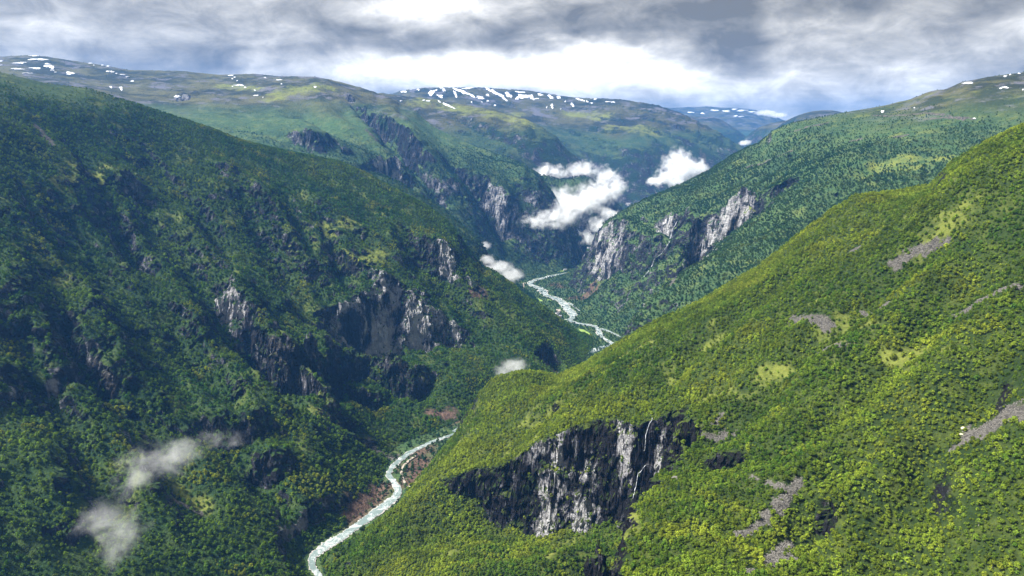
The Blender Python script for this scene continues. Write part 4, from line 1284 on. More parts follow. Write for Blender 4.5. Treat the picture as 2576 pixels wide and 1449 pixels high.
def farmhouse(px, py, rz, L_, W_, H_, wall, label):
    c = on_floor(px, py)
    e = link(bpy.data.objects.new('farm_building', None))
    e.location = (c[0], c[1], float(zfloor(c[1])) + 0.9)
    e.rotation_euler = (0, 0, rz)
    tag(e, label, 'building', 'farm buildings on the valley floor')
    g = W_ * 0.42
    v = [(-L_ / 2, -W_ / 2, 0), (L_ / 2, -W_ / 2, 0), (L_ / 2, W_ / 2, 0), (-L_ / 2, W_ / 2, 0), (-L_ / 2, -W_ / 2, H_), (L_ / 2, -W_ / 2, H_), (L_ / 2, W_ / 2, H_), (-L_ / 2, W_ / 2, H_), (-L_ / 2, 0, H_ + g), (L_ / 2, 0, H_ + g)]
    part('wall', v, [(0, 1, 5, 4), (2, 3, 7, 6), (1, 2, 6, 9, 5), (3, 0, 4, 8, 7), (3, 2, 1, 0)], wall, e)
    ov, th = 0.6, 0.25
    rv, rf = [], []
    for s_ in (-1, 1):
        b = len(rv)
        y1, z1 = s_ * (W_ / 2 + ov), H_ - ov * 0.84
        rv += [(-L_ / 2 - ov, 0, H_ + g + 0.05), (L_ / 2 + ov, 0, H_ + g + 0.05), (L_ / 2 + ov, y1, z1 + 0.05), (-L_ / 2 - ov, y1, z1 + 0.05),
               (-L_ / 2 - ov, 0, H_ + g + 0.05 + th), (L_ / 2 + ov, 0, H_ + g + 0.05 + th), (L_ / 2 + ov, y1, z1 + 0.05 + th), (-L_ / 2 - ov, y1, z1 + 0.05 + th)]
        rf += [tuple(b + k for k in q) for q in ((0, 3, 2, 1), (4, 5, 6, 7), (0, 1, 5, 4), (1, 2, 6, 5), (2, 3, 7, 6), (3, 0, 4, 7))]
    ro = part('roof', rv, rf, M['roof'], e)
    part('chimney', *box(L_ * 0.2, 0, H_ + g + 0.9, 0.9, 0.9, 1.8), M['roof'], ro)
    part('door', *box(0, -W_ / 2 - 0.05, 1.1, 1.2, 0.12, 2.2), M['door'], e)
    for x in (-L_ * 0.3, L_ * 0.3):
        part('window', *box(x, -W_ / 2 - 0.05, H_ * 0.6, 1.4, 0.12, 1.4), M['glass'], e)


farmhouse(*c10(1140, 908), 0.5, 15, 9, 5.5, M['wall_white'], 'white farmhouse at the end of the pale road beside the river bend')
farmhouse(*c10(1105, 935), 0.2, 13, 8, 5, M['wall_white'], 'low white barn beside the pale road, left of the farmhouse')
farmhouse(*c10(1185, 948), -0.4, 11, 7, 4.5, M['wall_red'], 'small red shed among the trees, right of the farmhouse')
farmhouse(*c10(1265, 160), 0.3, 16, 9, 6, M['wall_white'], 'lone white farmhouse on the green meadow far down the valley')

# ---------------------------------------------------------------- trees
rng = np.random.RandomState(11)


def crown_mesh(seed, n, h=5.6, r=2.0, leaf=0.62, lobes=9):
    """a crown of leaf clumps: several uneven lobes, gaps between them"""
    rs = np.random.RandomState(seed)
    L_ = []
    for k in range(lobes):
        t_ = (k + 0.5) / lobes
        zz = h * (0.24 + 0.62 * t_)
        rad = r * (0.75 * math.sin(math.pi * min(1, 0.22 + 0.72 * t_)))
        a = rs.uniform(0, 6.28)
        L_.append((rad * math.cos(a) * 0.75, rad * math.sin(a) * 0.75, zz, r * rs.uniform(0.42, 0.68)))
    L_.append((0, 0, h * 0.86, r * 0.42))
    co, fa = [], []
    for i in range(n):
        cx, cy, cz, cr = L_[rs.randint(len(L_))]
        d = rs.normal(size=3)
        d /= np.linalg.norm(d)
        if d[2] < -0.35:
            d[2] *= -0.6
        p = np.array((cx, cy, cz)) + d * cr * rs.uniform(0.55, 1.05)
        nn = d + rs.normal(size=3) * 0.55
        nn /= np.linalg.norm(nn)
        u = np.cross(nn, rs.normal(size=3))
        u /= np.linalg.norm(u)
        v = np.cross(nn, u)
        s_ = leaf * rs.uniform(0.6, 1.25)
        b = len(co)
        co += [p - u * s_, p - v * s_ * 0.7, p + u * s_, p + v * s_ * 0.7]
        fa.append((b, b + 1, b + 2, b + 3))
    return np.array(co), np.array(fa)


def trunk_mesh(seed, h=5.0):
    rs = np.random.RandomState(seed)
    co, fa = [], []

    def tube(path, radii, k=5):
        b0 = len(co)
        for (x, y, z), r_ in zip(path, radii):
            for j in range(k):
                a = 2 * math.pi * j / k
                co.append((x + r_ * math.cos(a), y + r_ * math.sin(a), z))
        for i in range(len(path) - 1):
            for j in range(k):
                fa.append((b0 + i * k + j, b0 + i * k + (j + 1) % k, b0 + (i + 1) * k + (j + 1) % k, b0 + (i + 1) * k + j))
    lean = rs.uniform(-0.3, 0.3, 2)
    tube([(0, 0, -0.8), (lean[0] * 0.3, lean[1] * 0.3, h * 0.35), (lean[0], lean[1], h * 0.85)], (0.16, 0.11, 0.03))
    for k in range(4):
        a, z0 = rs.uniform(0, 6.28), h * rs.uniform(0.3, 0.6)
        tube([(lean[0] * 0.4, lean[1] * 0.4, z0), (math.cos(a) * 0.9, math.sin(a) * 0.9, z0 + 0.8), (math.cos(a) * 1.5, math.sin(a) * 1.5, z0 + 1.4)], (0.06, 0.04, 0.015), 4)
    return np.array(co), np.array(fa)


def spruce_mesh(seed, n=230, h=8.5, r=1.7):
    rs = np.random.RandomState(seed)
    co, fa = [], []
    for i in range(n):
        t_ = rs.uniform(0.0, 1.0) ** 1.25
        z = h * (0.08 + 0.92 * t_)
        rad = r * (1 - t_) ** 0.9 * rs.uniform(0.45, 1.08) + 0.06
        a = rs.uniform(0, 6.28)
        out_ = np.array((math.cos(a), math.sin(a), -0.35))
        p = np.array((math.cos(a) * rad * 0.6, math.sin(a) * rad * 0.6, z))
        sd2 = np.array((-math.sin(a), math.cos(a), rs.uniform(-0.3, 0.3)))
        l_, w_ = 0.30 + rad * 0.55, 0.28
        b = len(co)
        co += [p - sd2 * w_, p + out_ * l_, p + sd2 * w_, p - out_ * 0.25 + (0, 0, 0.2)]
        fa.append((b, b + 1, b + 2, b + 3))
    return np.array(co), np.array(fa)


mt, t, o_ = new_mat('leaves')
at = t.n('ShaderNodeAttribute', attribute_type='INSTANCER', attribute_name='tint')
geo = t.n('ShaderNodeNewGeometry')
ri = geo.outputs['Random Per Island']
hs = t.n('ShaderNodeHueSaturation')
t.link(at.outputs['Color'], hs.inputs['Color'])
t.val(hs.inputs['Value'], t.lin(ri, 0, 1, 0.62, 1.35))
t.val(hs.inputs['Hue'], t.lin(ri, 0, 1, 0.515, 0.485))
df = t.n('ShaderNodeBsdfDiffuse')
t.link(hs.outputs[0], df.inputs[0])
tl = t.n('ShaderNodeBsdfTranslucent')
t.link(hs.outputs[0], tl.inputs[0])
mx = t.n('ShaderNodeMixShader')
mx.inputs[0].default_value = 0.18
t.link(df.outputs[0], mx.inputs[1])
t.link(tl.outputs[0], mx.inputs[2])
t.link(mx.outputs[0], o_.inputs[0])
M['leaf'] = mt
M['bark'] = simple('birch_bark', (0.42, 0.40, 0.37), 0.9, 0.1, 0.4, 6.0)
M['bark_dark'] = simple('spruce_bark', (0.09, 0.06, 0.045), 0.95, 0.1, 0.3, 6.0)
CROWN = [mesh_np('birch_crown', *crown_mesh(21 + k, 260, 4.5 + 0.5 * k, 2.25 + 0.12 * k, 0.52, 11), M['leaf'], False) for k in range(4)]
TRUNK = [mesh_np('birch_trunk', *trunk_mesh(31 + k), M['bark']) for k in range(4)]
SPRUCE = mesh_np('spruce_crown', *spruce_mesh(41), M['leaf'], False)
STEM = mesh_np('spruce_trunk', *trunk_mesh(45, 7.0), M['bark_dark'])


def pip(x, y, ring):
    ins = np.zeros(x.shape, bool)
    n = len(ring)
    for i in range(n):
        (x1, y1), (x2, y2) = ring[i], ring[(i + 1) % n]
        ins ^= ((y1 > y) != (y2 > y)) & (x < (x2 - x1) * (y - y1) / (y2 - y1 + 1e-12) + x1)
    return ins


def lerp(a, b, f):
    return np.asarray(a)[None, :] * (1 - f[:, None]) + np.asarray(b)[None, :] * f[:, None]


def scatter(m, sp_, dens, scale, treeline, col, seed, floor_=False):
    """positions, sizes and leaf colours for the trees of one hillside"""
    rs = np.random.RandomState(seed)
    x = np.arange(m.x0 + sp_, m.x1 - sp_, sp_)
    y = np.arange(m.y0 + sp_, m.y1 - sp_, sp_)
    X, Y = np.meshgrid(x, y)
    X = (X + rs.uniform(-.5, .5, X.shape) * sp_ * 1.1).ravel()
    Y = (Y + rs.uniform(-.5, .5, Y.shape) * sp_ * 1.1).ravel()
    Z = m.sample(X, Y)
    dz_ = Z - CAMZ
    f = Y * math.cos(TH) - dz_ * math.sin(TH)
    u = 1288 + FPX * X / f
    v = 724.5 - FPX * (Y * math.sin(TH) + dz_ * math.cos(TH)) / f
    k = (u > -160) & (u < 2736) & (v > 60) & (v < 1600)
    X, Y, Z = X[k], Y[k], Z[k]
    oth = ground(X, Y, skip=m) if not floor_ else np.max([q.sample(X, Y) for q in MASSES], axis=0)
    k = Z > oth - 0.5
    X, Y, Z = X[k], Y[k], Z[k]
    nz, gx, gy = m.normal_z()
    ii = np.clip(((X - m.x0) / m.step).round().astype(int), 0, m.nx - 1)
    jj = np.clip(((Y - m.y0) / m.step).round().astype(int), 0, m.ny - 1)
    n_, gx, gy = nz[jj, ii], gx[jj, ii], gy[jj, ii]
    # face the valley: skip ground that turns well away from the view
    dv = np.stack([-X, -Y, CAMZ - Z], 1)
    dv /= np.linalg.norm(dv, axis=1)[:, None]
    face = (-gx * dv[:, 0] - gy * dv[:, 1] + dv[:, 2]) * n_
    zn = m.zone[jj, ii]
    pr = dens * (0.07 + 0.93 * sstep(n_, 0.46, 0.62))
    pr = pr * np.clip(1.15 + 0.9 * fbm(X / 55, Y / 55, seed + 3, 4, 0.6), 0.2, 1)
    pr = pr * (1 - 0.93 * sstep(zn[:, 0], 0.3, 0.7)) * (1 - 0.9 * sstep(zn[:, 1], 0.25, 0.6)) * (1 - 0.6 * sstep(zn[:, 2], 0.25, 0.7))
    tl_ = Z + 60 * fbm(X / 160, Y / 160, seed + 5, 4)
    hf = 1 - sstep(tl_, treeline[0], treeline[1])
    pr = pr * (0.02 + 0.98 * hf)
    k = (rs.uniform(size=len(X)) < pr) & (face > -0.12)
    X, Y, Z, hf = X[k], Y[k], Z[k], hf[k]
    if floor_ or m is SPUR or m is LEFT or m is RIGHT:
        near_r = Z < zfloor(Y) + 12
        c = np.ones(len(X), bool)
        if near_r.any():
            c[near_r] = river_clear(X[near_r], Y[near_r]) > 4.0
            for ring in FIELD_XY:
                c[near_r] &= ~pip(X[near_r], Y[near_r], ring)
        X, Y, Z, hf = X[c], Y[c], Z[c], hf[c]
    s_ = scale * (0.42 + 1.05 * rs.uniform(size=len(X)) ** 1.8) * (0.55 + 0.45 * hf)
    s_ *= 1 + 0.22 * fbm(X / 70, Y / 70, seed + 8, 3)
    a = np.clip(0.5 + 0.85 * fbm(X / 120, Y / 120, seed + 6, 4, 0.6) + rs.normal(0, 0.16, len(X)), 0, 1)
    b = sstep(fbm(X / 45, Y / 45, seed + 7, 3) + rs.normal(0, 0.10, len(X)), 0.28, 0.62)
    tint = lerp(col[0], col[1], a)
    tint = tint * (1 - b[:, None] * 0.75) + np.asarray(col[2])[None, :] * b[:, None] * 0.75
    tint *= (rs.uniform(0.7, 1.3, len(X)) * (1 + 0.5 * fbm(X / 22, Y / 22, seed + 12, 3)))[:, None]
    return dict(x=X, y=Y, z=Z, s=s_, rot=rs.uniform(0, 6.283, len(X)), tint=tint, var=rs.randint(0, 4, len(X)))


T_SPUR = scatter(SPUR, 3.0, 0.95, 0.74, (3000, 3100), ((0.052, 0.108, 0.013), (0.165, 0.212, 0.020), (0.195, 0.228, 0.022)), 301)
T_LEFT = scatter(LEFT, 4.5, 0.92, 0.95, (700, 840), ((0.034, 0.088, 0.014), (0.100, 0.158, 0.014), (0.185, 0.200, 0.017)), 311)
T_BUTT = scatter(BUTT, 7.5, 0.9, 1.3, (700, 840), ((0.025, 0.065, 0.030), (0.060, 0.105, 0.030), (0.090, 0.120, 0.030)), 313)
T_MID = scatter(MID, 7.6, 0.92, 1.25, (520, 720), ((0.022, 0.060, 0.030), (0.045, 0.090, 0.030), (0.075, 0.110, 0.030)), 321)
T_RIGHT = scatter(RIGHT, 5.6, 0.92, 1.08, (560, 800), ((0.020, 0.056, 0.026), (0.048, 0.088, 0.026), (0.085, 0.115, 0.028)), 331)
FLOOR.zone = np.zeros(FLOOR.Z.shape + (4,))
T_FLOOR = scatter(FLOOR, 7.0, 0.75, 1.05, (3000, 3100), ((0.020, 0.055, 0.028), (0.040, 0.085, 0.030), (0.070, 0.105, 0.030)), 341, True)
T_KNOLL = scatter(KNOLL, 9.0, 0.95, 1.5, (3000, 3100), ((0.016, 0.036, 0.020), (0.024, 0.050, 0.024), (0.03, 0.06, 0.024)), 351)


def forest(name, T, meshes, label):
    """all the trees of one hillside that are too many and too small to pick apart"""
    n = len(T['x'])
    me = bpy.data.meshes.new(name)
    me.vertices.add(n)
    me.vertices.foreach_set('co', np.stack([T['x'], T['y'], T['z']], 1).astype(np.float32).ravel())
    for nm, ty, arr in (('size', 'FLOAT', T['s']), ('turn', 'FLOAT', T['rot'])):
        me.attributes.new(nm, ty, 'POINT').data.foreach_set('value', arr.astype(np.float32))
    me.attributes.new('kind_of', 'INT', 'POINT').data.foreach_set('value', T['var'].astype(np.int32))
    me.attributes.new('tint', 'FLOAT_COLOR', 'POINT').data.foreach_set('color', np.concatenate([T['tint'], np.ones((n, 1))], 1).astype(np.float32).ravel())
    o = link(bpy.data.objects.new(name, me))
    ng = bpy.data.node_groups.new(name, 'GeometryNodeTree')
    ng.interface.new_socket('Geometry', in_out='INPUT', socket_type='NodeSocketGeometry')
    ng.interface.new_socket('Geometry', in_out='OUTPUT', socket_type='NodeSocketGeometry')
    gi, go = ng.nodes.new('NodeGroupInput'), ng.nodes.new('NodeGroupOutput')
    jn = ng.nodes.new('GeometryNodeJoinGeometry')

    def attr(nm, ty):
        a_ = ng.nodes.new('GeometryNodeInputNamedAttribute')
        a_.data_type = ty
        a_.inputs['Name'].default_value = nm
        return a_.outputs['Attribute']
    rot = ng.nodes.new('ShaderNodeCombineXYZ')
    ng.links.new(attr('turn', 'FLOAT'), rot.inputs[2])
    size, kind_ = attr('size', 'FLOAT'), attr('kind_of', 'INT')
    for k, ob in enumerate(meshes):
        oi = ng.nodes.new('GeometryNodeObjectInfo')
        oi.inputs['Object'].default_value = ob
        oi.inputs['As Instance'].default_value = True
        oi.transform_space = 'ORIGINAL'
        iop = ng.nodes.new('GeometryNodeInstanceOnPoints')
        cmp_ = ng.nodes.new('FunctionNodeCompare')
        cmp_.data_type = 'INT'
        cmp_.operation = 'EQUAL'
        ia = [s for s in cmp_.inputs if s.type == 'INT']
        ng.links.new(kind_, ia[0])
        ia[1].default_value = k
        ng.links.new(gi.outputs[0], iop.inputs['Points'])
        ng.links.new(cmp_.outputs[0], iop.inputs['Selection'])
        ng.links.new(oi.outputs['Geometry'], iop.inputs['Instance'])
        ng.links.new(rot.outputs[0], iop.inputs['Rotation'])
        ng.links.new(size, iop.inputs['Scale'])
        ng.links.new(iop.outputs[0], jn.inputs[0])
    ng.links.new(jn.outputs[0], go.inputs[0])
    md = o.modifiers.new('trees', 'NODES')
    md.node_group = ng
    tag(o, label, 'forest', kind='stuff')
    return o


# the nearest trees on the spur stand as things of their own
N_TREE, N_SPRUCE = 300, 44
dist = np.sqrt(T_SPUR['x'] ** 2 + T_SPUR['y'] ** 2 + (T_SPUR['z'] - CAMZ) ** 2)
dzz = T_SPUR['z'] + 3 - CAMZ
ff_ = T_SPUR['y'] * math.cos(TH) - dzz * math.sin(TH)
uu = 1288 + FPX * T_SPUR['x'] / ff_
vv = 724.5 - FPX * (T_SPUR['y'] * math.sin(TH) + dzz * math.cos(TH)) / ff_
app = T_SPUR['s'] / dist * ((uu > 10) & (uu < 2566) & (vv > 10) & (vv < 1440))
order = np.argsort(-app)
picked = []
for i in order:
    h = look(uu[i], vv[i], 250)
    if h is not None and h[1] > T_SPUR['y'][i] - 12:
        picked.append(i)
    if len(picked) >= N_TREE:
        break


def tree_label(u, v, s, tint):
    lum = tint[0] * 0.4 + tint[1] * 0.6
    hue = tint[0] / max(tint[1], 1e-4)
    look_ = ('tall ' if s > 1.05 else 'low ' if s < 0.92 else '') + ('yellowing' if hue > 1.0 else 'yellow-green' if hue > 0.8 and lum > 0.13 else 'dark green' if lum < 0.10 else 'fresh green') + ' birch '
    if v > 1290:
        w = ('at the bottom edge just right of the near cliff' if u < 1660 else 'at the bottom edge between the cliff and the grey scree' if u < 1880 else 'at the bottom edge among the grey scree stones' if u < 2040 else
             'near the bottom edge below the dark rock' if u < 2200 else 'near the bottom edge right of the dark rock' if u < 2380 else 'in the bottom right corner of the hillside')
    elif v > 1130:
        w = 'on the ridge right of the near cliff' if u < 1860 else 'above the stony gully at lower right' if u < 2060 else 'right of the dark rock, lower right slope' if u < 2400 else 'at the right edge below the large scree'
    else:
        w = 'on the slope left of the large scree' if u < 2400 else 'at the right edge beside the large scree'
    return look_ + w


src_crown, src_trunk = [], []
for n, i in enumerate(picked):
    k = int(T_SPUR['var'][i])
    e = link(bpy.data.objects.new('birch_tree', None))
    e.location = (T_SPUR['x'][i], T_SPUR['y'][i], T_SPUR['z'][i])
    e.rotation_euler = (0, 0, T_SPUR['rot'][i])
    e.scale = (T_SPUR['s'][i],) * 3
    lb = tree_label(uu[i], vv[i], T_SPUR['s'][i], T_SPUR['tint'][i])
    tag(e, lb, 'birch tree', 'birches: ' + lb)
    c = link(bpy.data.objects.new('crown', CROWN[k]), e)
    c['tint'] = [float(q) for q in T_SPUR['tint'][i]]
    tr = link(bpy.data.objects.new('trunk', TRUNK[k]), e)
    if len(src_crown) == k and k not in [s[0] for s in src_crown]:
        pass
    if k not in [s[0] for s in src_crown]:
        src_crown.append((k, c))
src = [None] * 4
for k, c in src_crown:
    src[k] = c
# dark spruces dotted over the spur
sprs = np.random.RandomState(77)
cand = np.nonzero((uu > 1250) & (uu < 2400) & (vv > 700) & (vv < 1300))[0]
cand = cand[~np.isin(cand, picked)]
sel = []
for i in sprs.permutation(cand):
    h = look(uu[i], vv[i], 250)
    if h is not None and h[1] > T_SPUR['y'][i] - 12:
        sel.append(i)
    if len(sel) >= N_SPRUCE:
        break
for n, i in enumerate(sel):
    e = link(bpy.data.objects.new('spruce_tree', None))
    e.location = (T_SPUR['x'][i], T_SPUR['y'][i], T_SPUR['z'][i])
    e.rotation_euler = (0, 0, T_SPUR['rot'][i])
    e.scale = (0.62 + 0.3 * sprs.uniform(),) * 3
    lb = 'dark pointed spruce among the pale birches ' + ('high on the spur, left of centre' if uu[i] < 1700 and vv[i] < 1050 else 'above and beside the near cliff' if uu[i] < 1900 else 'on the hillside right of the cliff')
    tag(e, lb, 'spruce tree', 'spruces: ' + lb)
    c = link(bpy.data.objects.new('crown', SPRUCE), e)
    c['tint'] = [0.020, 0.042, 0.018]
    link(bpy.data.objects.new('trunk', STEM), e)
rest = np.ones(len(T_SPUR['x']), bool)
rest[picked] = False
rest[sel] = False
T_SPUR = {k: v[rest] for k, v in T_SPUR.items()}
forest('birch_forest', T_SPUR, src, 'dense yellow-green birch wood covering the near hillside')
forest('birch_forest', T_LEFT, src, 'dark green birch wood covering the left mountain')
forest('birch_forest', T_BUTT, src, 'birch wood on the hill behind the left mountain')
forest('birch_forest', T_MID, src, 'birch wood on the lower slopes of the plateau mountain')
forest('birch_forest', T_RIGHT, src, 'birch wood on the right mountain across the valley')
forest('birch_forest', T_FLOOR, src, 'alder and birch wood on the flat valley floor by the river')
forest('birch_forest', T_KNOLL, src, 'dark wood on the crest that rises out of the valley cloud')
print('TREES', [len(q['x']) for q in (T_SPUR, T_LEFT, T_BUTT, T_MID, T_RIGHT, T_FLOOR, T_KNOLL)], 'src', src)

# ---------------------------------------------------------------- boulders
M['boulder'] = simple('boulder_rock', (0.115, 0.108, 0.096), 0.95, 0.1, 0.45, 0.9)
M['boulder_pale'] = simple('boulder_lichen', (0.50, 0.46, 0.30), 0.95, 0.1, 0.25, 0.9)


def rock_mesh(seed, mat, flat=0.7):
    rs = np.random.RandomState(seed)
    import bmesh
    bm = bmesh.new()
    bmesh.ops.create_icosphere(bm, subdivisions=2, radius=1.0)
    pl = rs.normal(size=(7, 3))
    pl /= np.linalg.norm(pl, axis=1)[:, None]
    dd_ = rs.uniform(0.55, 0.85, 7)
    for v in bm.verts:
        p = np.array(v.co)
        for q, d_ in zip(pl, dd_):
            e = p @ q - d_
            if e > 0:
                p = p - q * e
        v.co = (p[0] * 1.2, p[1], p[2] * flat)
    me = bpy.data.meshes.new('boulder')
    bm.to_mesh(me)
    bm.free()
    me.materials.append(mat)
    return me


RK = [rock_mesh(61 + k, M['boulder']) for k in range(3)]
RKP = rock_mesh(71, M['boulder_pale'])


def boulder(px, py, size, me, rz, label, y0=300):
    h = look(px, py, y0)
    o = link(bpy.data.objects.new('boulder', me))
    o.location = h + (0, 0, size * 0.2)
    o.scale = (size,) * 3
    o.rotation_euler = (0.1, 0.2, rz)
    tag(o, label, 'boulder', 'large boulders')
    return o


b0 = boulder(2424, 1084, 2.3, RKP, 0.4, 'upper of two pale yellowish boulders at the left edge of the large grey scree')
boulder(2417, 1094, 1.8, RKP, 1.4, 'lower of two pale yellowish boulders at the left edge of the large grey scree')
boulder(1034, 1146, 4.0, RK[0], 0.2, 'dark boulder at the edge of the white river beside the gravel track')
b1 = boulder(1700, 1207, 4.5, RK[1], 0.8, 'grey slab of rock at the top of the yellow-green ridge beside the waterfall notch')
b2 = boulder(2395, 1100, 1.3, RK[2], 0.1, 'small grey boulder in the grass left of the large grey scree')
boulder(1955, 1330, 2.0, RK[0], 1.2, 'grey boulder in the stony gully at the bottom right of centre')
boulder(1985, 1375, 2.4, RK[2], 2.0, 'long pale slab beside the white stripe of gravel at the bottom')


def scree_points():
    rs = np.random.RandomState(5)
    m = SPUR
    w = (m.zone[..., 0] > 0.5) & (m.Y < 1150)
    jj, ii = np.nonzero(w)
    k = rs.randint(0, len(jj), 9000)
    X = m.X[jj[k], ii[k]] + rs.uniform(-1.5, 1.5, 9000)
    Y = m.Y[jj[k], ii[k]] + rs.uniform(-1.5, 1.5, 9000)
    s_ = 0.22 + 0.55 * rs.uniform(size=9000) ** 3
    return dict(x=X, y=Y, z=m.sample(X, Y) + 0.1, s=s_, rot=rs.uniform(0, 6.28, 9000), tint=np.ones((9000, 3)) * 0.2, var=rs.randint(0, 3, 9000))


sc_o = forest('scree_stones', scree_points(), [bpy.data.objects['boulder.002'], b1, b2], 'grey loose stones on the scree patches of the near hillside')
sc_o['category'] = 'stones'


# ---------------------------------------------------------------- clouds in the valley and wisps on the slopes
import bmesh


def cloud(name, lobes, dens, label, erode=0.55, nscale=None, soft=0.5, step=0.5, cat='cloud', warp=2.1):
    """lobes: (px, py, Y, rx, ry in pixels, depth in metres). Density fades from each lobe's heart and is broken up by noise"""
    L_ = []
    for (px, py, Y, rx, ry, dp) in lobes:
        c = P(px, py, Y)
        L_.append((c, (rx * Y / FPX, dp, ry * Y / FPX)))
    c0 = np.mean([c for c, _ in L_], axis=0)
    bm = bmesh.new()
    for c, r in L_:
        res = bmesh.ops.create_icosphere(bm, subdivisions=3, radius=1.0)
        for v in res['verts']:
            k = 1.22 + 0.06 * math.sin(v.co.x * 5 + v.co.y * 3) * math.cos(v.co.z * 4)
            v.co = (c[0] - c0[0] + v.co.x * r[0] * k, c[1] - c0[1] + v.co.y * r[1] * k, c[2] - c0[2] + v.co.z * r[2] * k)
    me = bpy.data.meshes.new(name)
    bm.to_mesh(me)
    bm.free()
    o = link(bpy.data.objects.new(name, me))
    o.location = c0
    if len(L_) > 1:
        rm = o.modifiers.new('union', 'REMESH')
        rm.mode = 'VOXEL'
        rm.voxel_size = max(min(min(r) for _, r in L_) * 0.22, 1.5)
    mt, t, out_ = new_mat(name + '_vapour')
    geo = t.n('ShaderNodeNewGeometry')
    pos = geo.outputs['Position']
    rmin = np.mean([min(r) for _, r in L_])
    ns = nscale or 1.6 / rmin
    n1 = t.noise(pos, ns, 8.0, 0.66, 0.8)
    wn = t.n('ShaderNodeTexNoise')
    t.link(pos, wn.inputs['Vector'])
    wn.inputs['Scale'].default_value = 0.9 / rmin
    wn.inputs['Detail'].default_value = 6.0
    wn.inputs['Roughness'].default_value = 0.62
    amp = warp * rmin
    wpos = t.vmath('ADD', pos, t.vmath('MULTIPLY', t.vmath('SUBTRACT', wn.outputs['Color'], (0.5, 0.5, 0.5)), (amp, amp, amp)))
    fld = None
    for c, r in L_:
        q = t.vmath('SUBTRACT', wpos, tuple(float(a) for a in c))
        q = t.vmath('DIVIDE', q, tuple(float(a) for a in r))
        d = t.math('SUBTRACT', 1.0, t.vmath('LENGTH', q))
        fld = d if fld is None else t.math('MAXIMUM', fld, d)
    fld = t.math('MAXIMUM', fld, 0.0)
    v = t.math('ADD', fld, t.math('MULTIPLY', t.math('SUBTRACT', n1, 0.53), erode * 2))
    v = t.math('MULTIPLY', t.ss(v, 0.0, soft), t.ss(fld, 0.0, 0.10))
    v = t.math('POWER', v, 1.5)
    pv = t.n('ShaderNodeVolumePrincipled')
    pv.inputs['Color'].default_value = (1.0, 1.0, 1.0, 1)
    pv.inputs['Anisotropy'].default_value = 0.2
    t.link(t.math('MULTIPLY', v, dens), pv.inputs['Density'])
    t.link(pv.outputs[0], out_.inputs['Volume'])
    try:
        mt.cycles.volume_step_rate = step
    except AttributeError:
        pass
    me.materials.append(mt)
    tag(o, label, cat, 'low clouds in the valley')
    return o


cloud('valley_cloud', [(1400, 548, 3290, 75, 34, 90), (1340, 560, 3230, 50, 18, 60), (1450, 520, 3420, 70, 40, 110), (1500, 490, 3600, 72, 40, 130), (1420, 500, 3800, 70, 38, 110), (1370, 455, 4120, 60, 24, 90), (1390, 432, 4220, 62, 20, 90),
                      (1470, 428, 4260, 60, 24, 90), (1530, 445, 4150, 45, 30, 100), (1550, 472, 4000, 34, 26, 90)], 0.034, 'large bright white cloud filling the middle of the valley', 1.4, 0.020, 0.95, 0.30)
cloud('valley_cloud', [(1705, 420, 4700, 52, 52, 130), (1745, 425, 4750, 48, 36, 120), (1690, 450, 4650, 58, 28, 100), (1650, 458, 4600, 34, 14, 70)], 0.036, 'rounded white cloud just above the right mountain crest', 1.25, 0.020, 0.85, 0.30)
cloud('valley_cloud', [(1535, 540, 3200, 36, 26, 60), (1505, 570, 3180, 34, 30, 60), (1478, 600, 3160, 28, 24, 50)], 0.032, 'narrow white cloud hugging the nose of the right mountain', 1.2, 0.028, 0.8, 0.30)
cloud('mist_bank', [(1255, 672, 2350, 46, 20, 60), (1290, 692, 2320, 40, 18, 60), (1225, 655, 2400, 24, 18, 50)], 0.018, 'white mist lying behind the crest of the left mountain', 0.9, 0.03, 0.5, 0.35, 'mist')
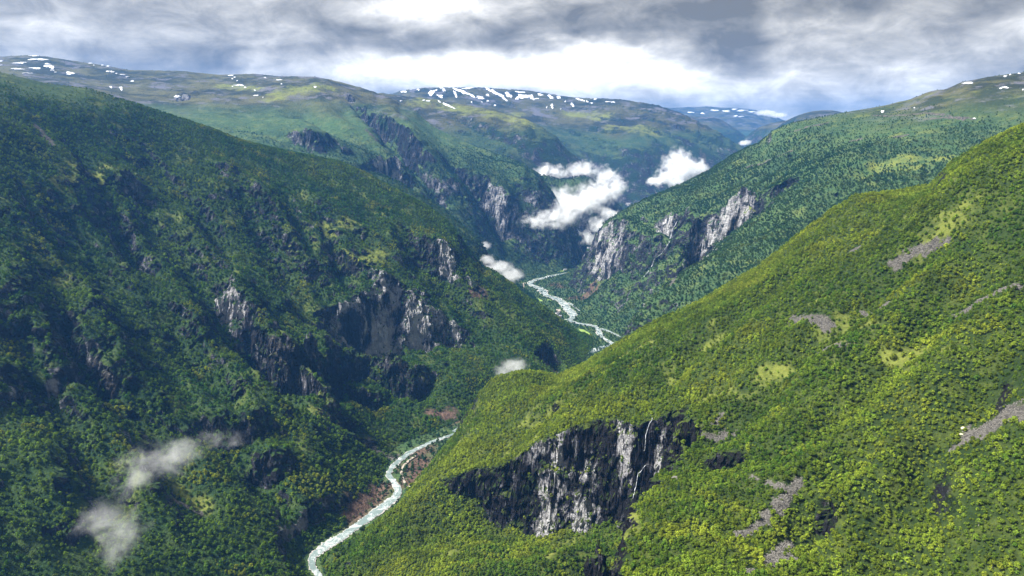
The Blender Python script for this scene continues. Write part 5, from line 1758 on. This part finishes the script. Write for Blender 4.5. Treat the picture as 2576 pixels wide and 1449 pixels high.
cloud('mist_wisp', [(1222, 618, 2700, 20, 12, 40)], 0.02, 'tiny wisp of mist above the wooded hill behind the left mountain', 0.5, 0.03, 0.6, 0.4, 'mist')
cloud('mist_bank', [(1290, 920, 1370, 52, 20, 45), (1270, 930, 1360, 40, 16, 40)], 0.022, 'small white mist behind the knoll of the near spur', 0.9, 0.035, 0.6, 0.35, 'mist')
cloud('mist_wisp', [(390, 1165, 800, 110, 62, 50), (345, 1205, 790, 70, 46, 40), (450, 1135, 810, 90, 40, 40)], 0.020, 'pale mist drifting before the dark foot of the left mountain', 1.3, 0.034, 1.1, 0.4, 'mist')
cloud('mist_wisp', [(260, 1300, 720, 90, 60, 44), (305, 1335, 715, 80, 62, 40), (300, 1390, 710, 80, 40, 34)], 0.017, 'lower patch of thin mist in the bottom left of the valley side', 1.3, 0.036, 1.1, 0.4, 'mist')
cloud('mist_wisp', [(540, 1105, 880, 62, 32, 40), (590, 1110, 880, 40, 24, 35)], 0.014, 'faint grey-violet wisp of mist right of the larger mist patches', 1.4, 0.036, 1.1, 0.4, 'mist')
cloud('valley_cloud', [(1900, 350, 8600, 28, 9, 150), (1880, 360, 8500, 24, 8, 140)], 0.02, 'little white cloud in the far notch of the valley', 0.3, 0.006, 0.4, 0.5)
cloud('valley_cloud', [(1925, 284, 12800, 30, 8, 250), (1955, 290, 12700, 28, 7, 250)], 0.006, 'white cloud capping the right end of the farthest range', 0.3, 0.004, 0.4, 0.5)

# ---------------------------------------------------------------- the air
hv, hf_ = box(0, 8000, 650, 26000, 18000, 1370)
me = bpy.data.meshes.new('haze')
me.from_pydata(hv, [], hf_)
hz = link(bpy.data.objects.new('haze', me))
mt, t, out_ = new_mat('haze_air')
pv = t.n('ShaderNodeVolumePrincipled')
pv.inputs['Color'].default_value = (0.12, 0.40, 1.0, 1)
pv.inputs['Density'].default_value = HAZE
pv.inputs['Anisotropy'].default_value = 0.3
t.link(pv.outputs[0], out_.inputs['Volume'])
me.materials.append(mt)
tag(hz, 'thin blue air over the whole valley', 'haze', kind='stuff')
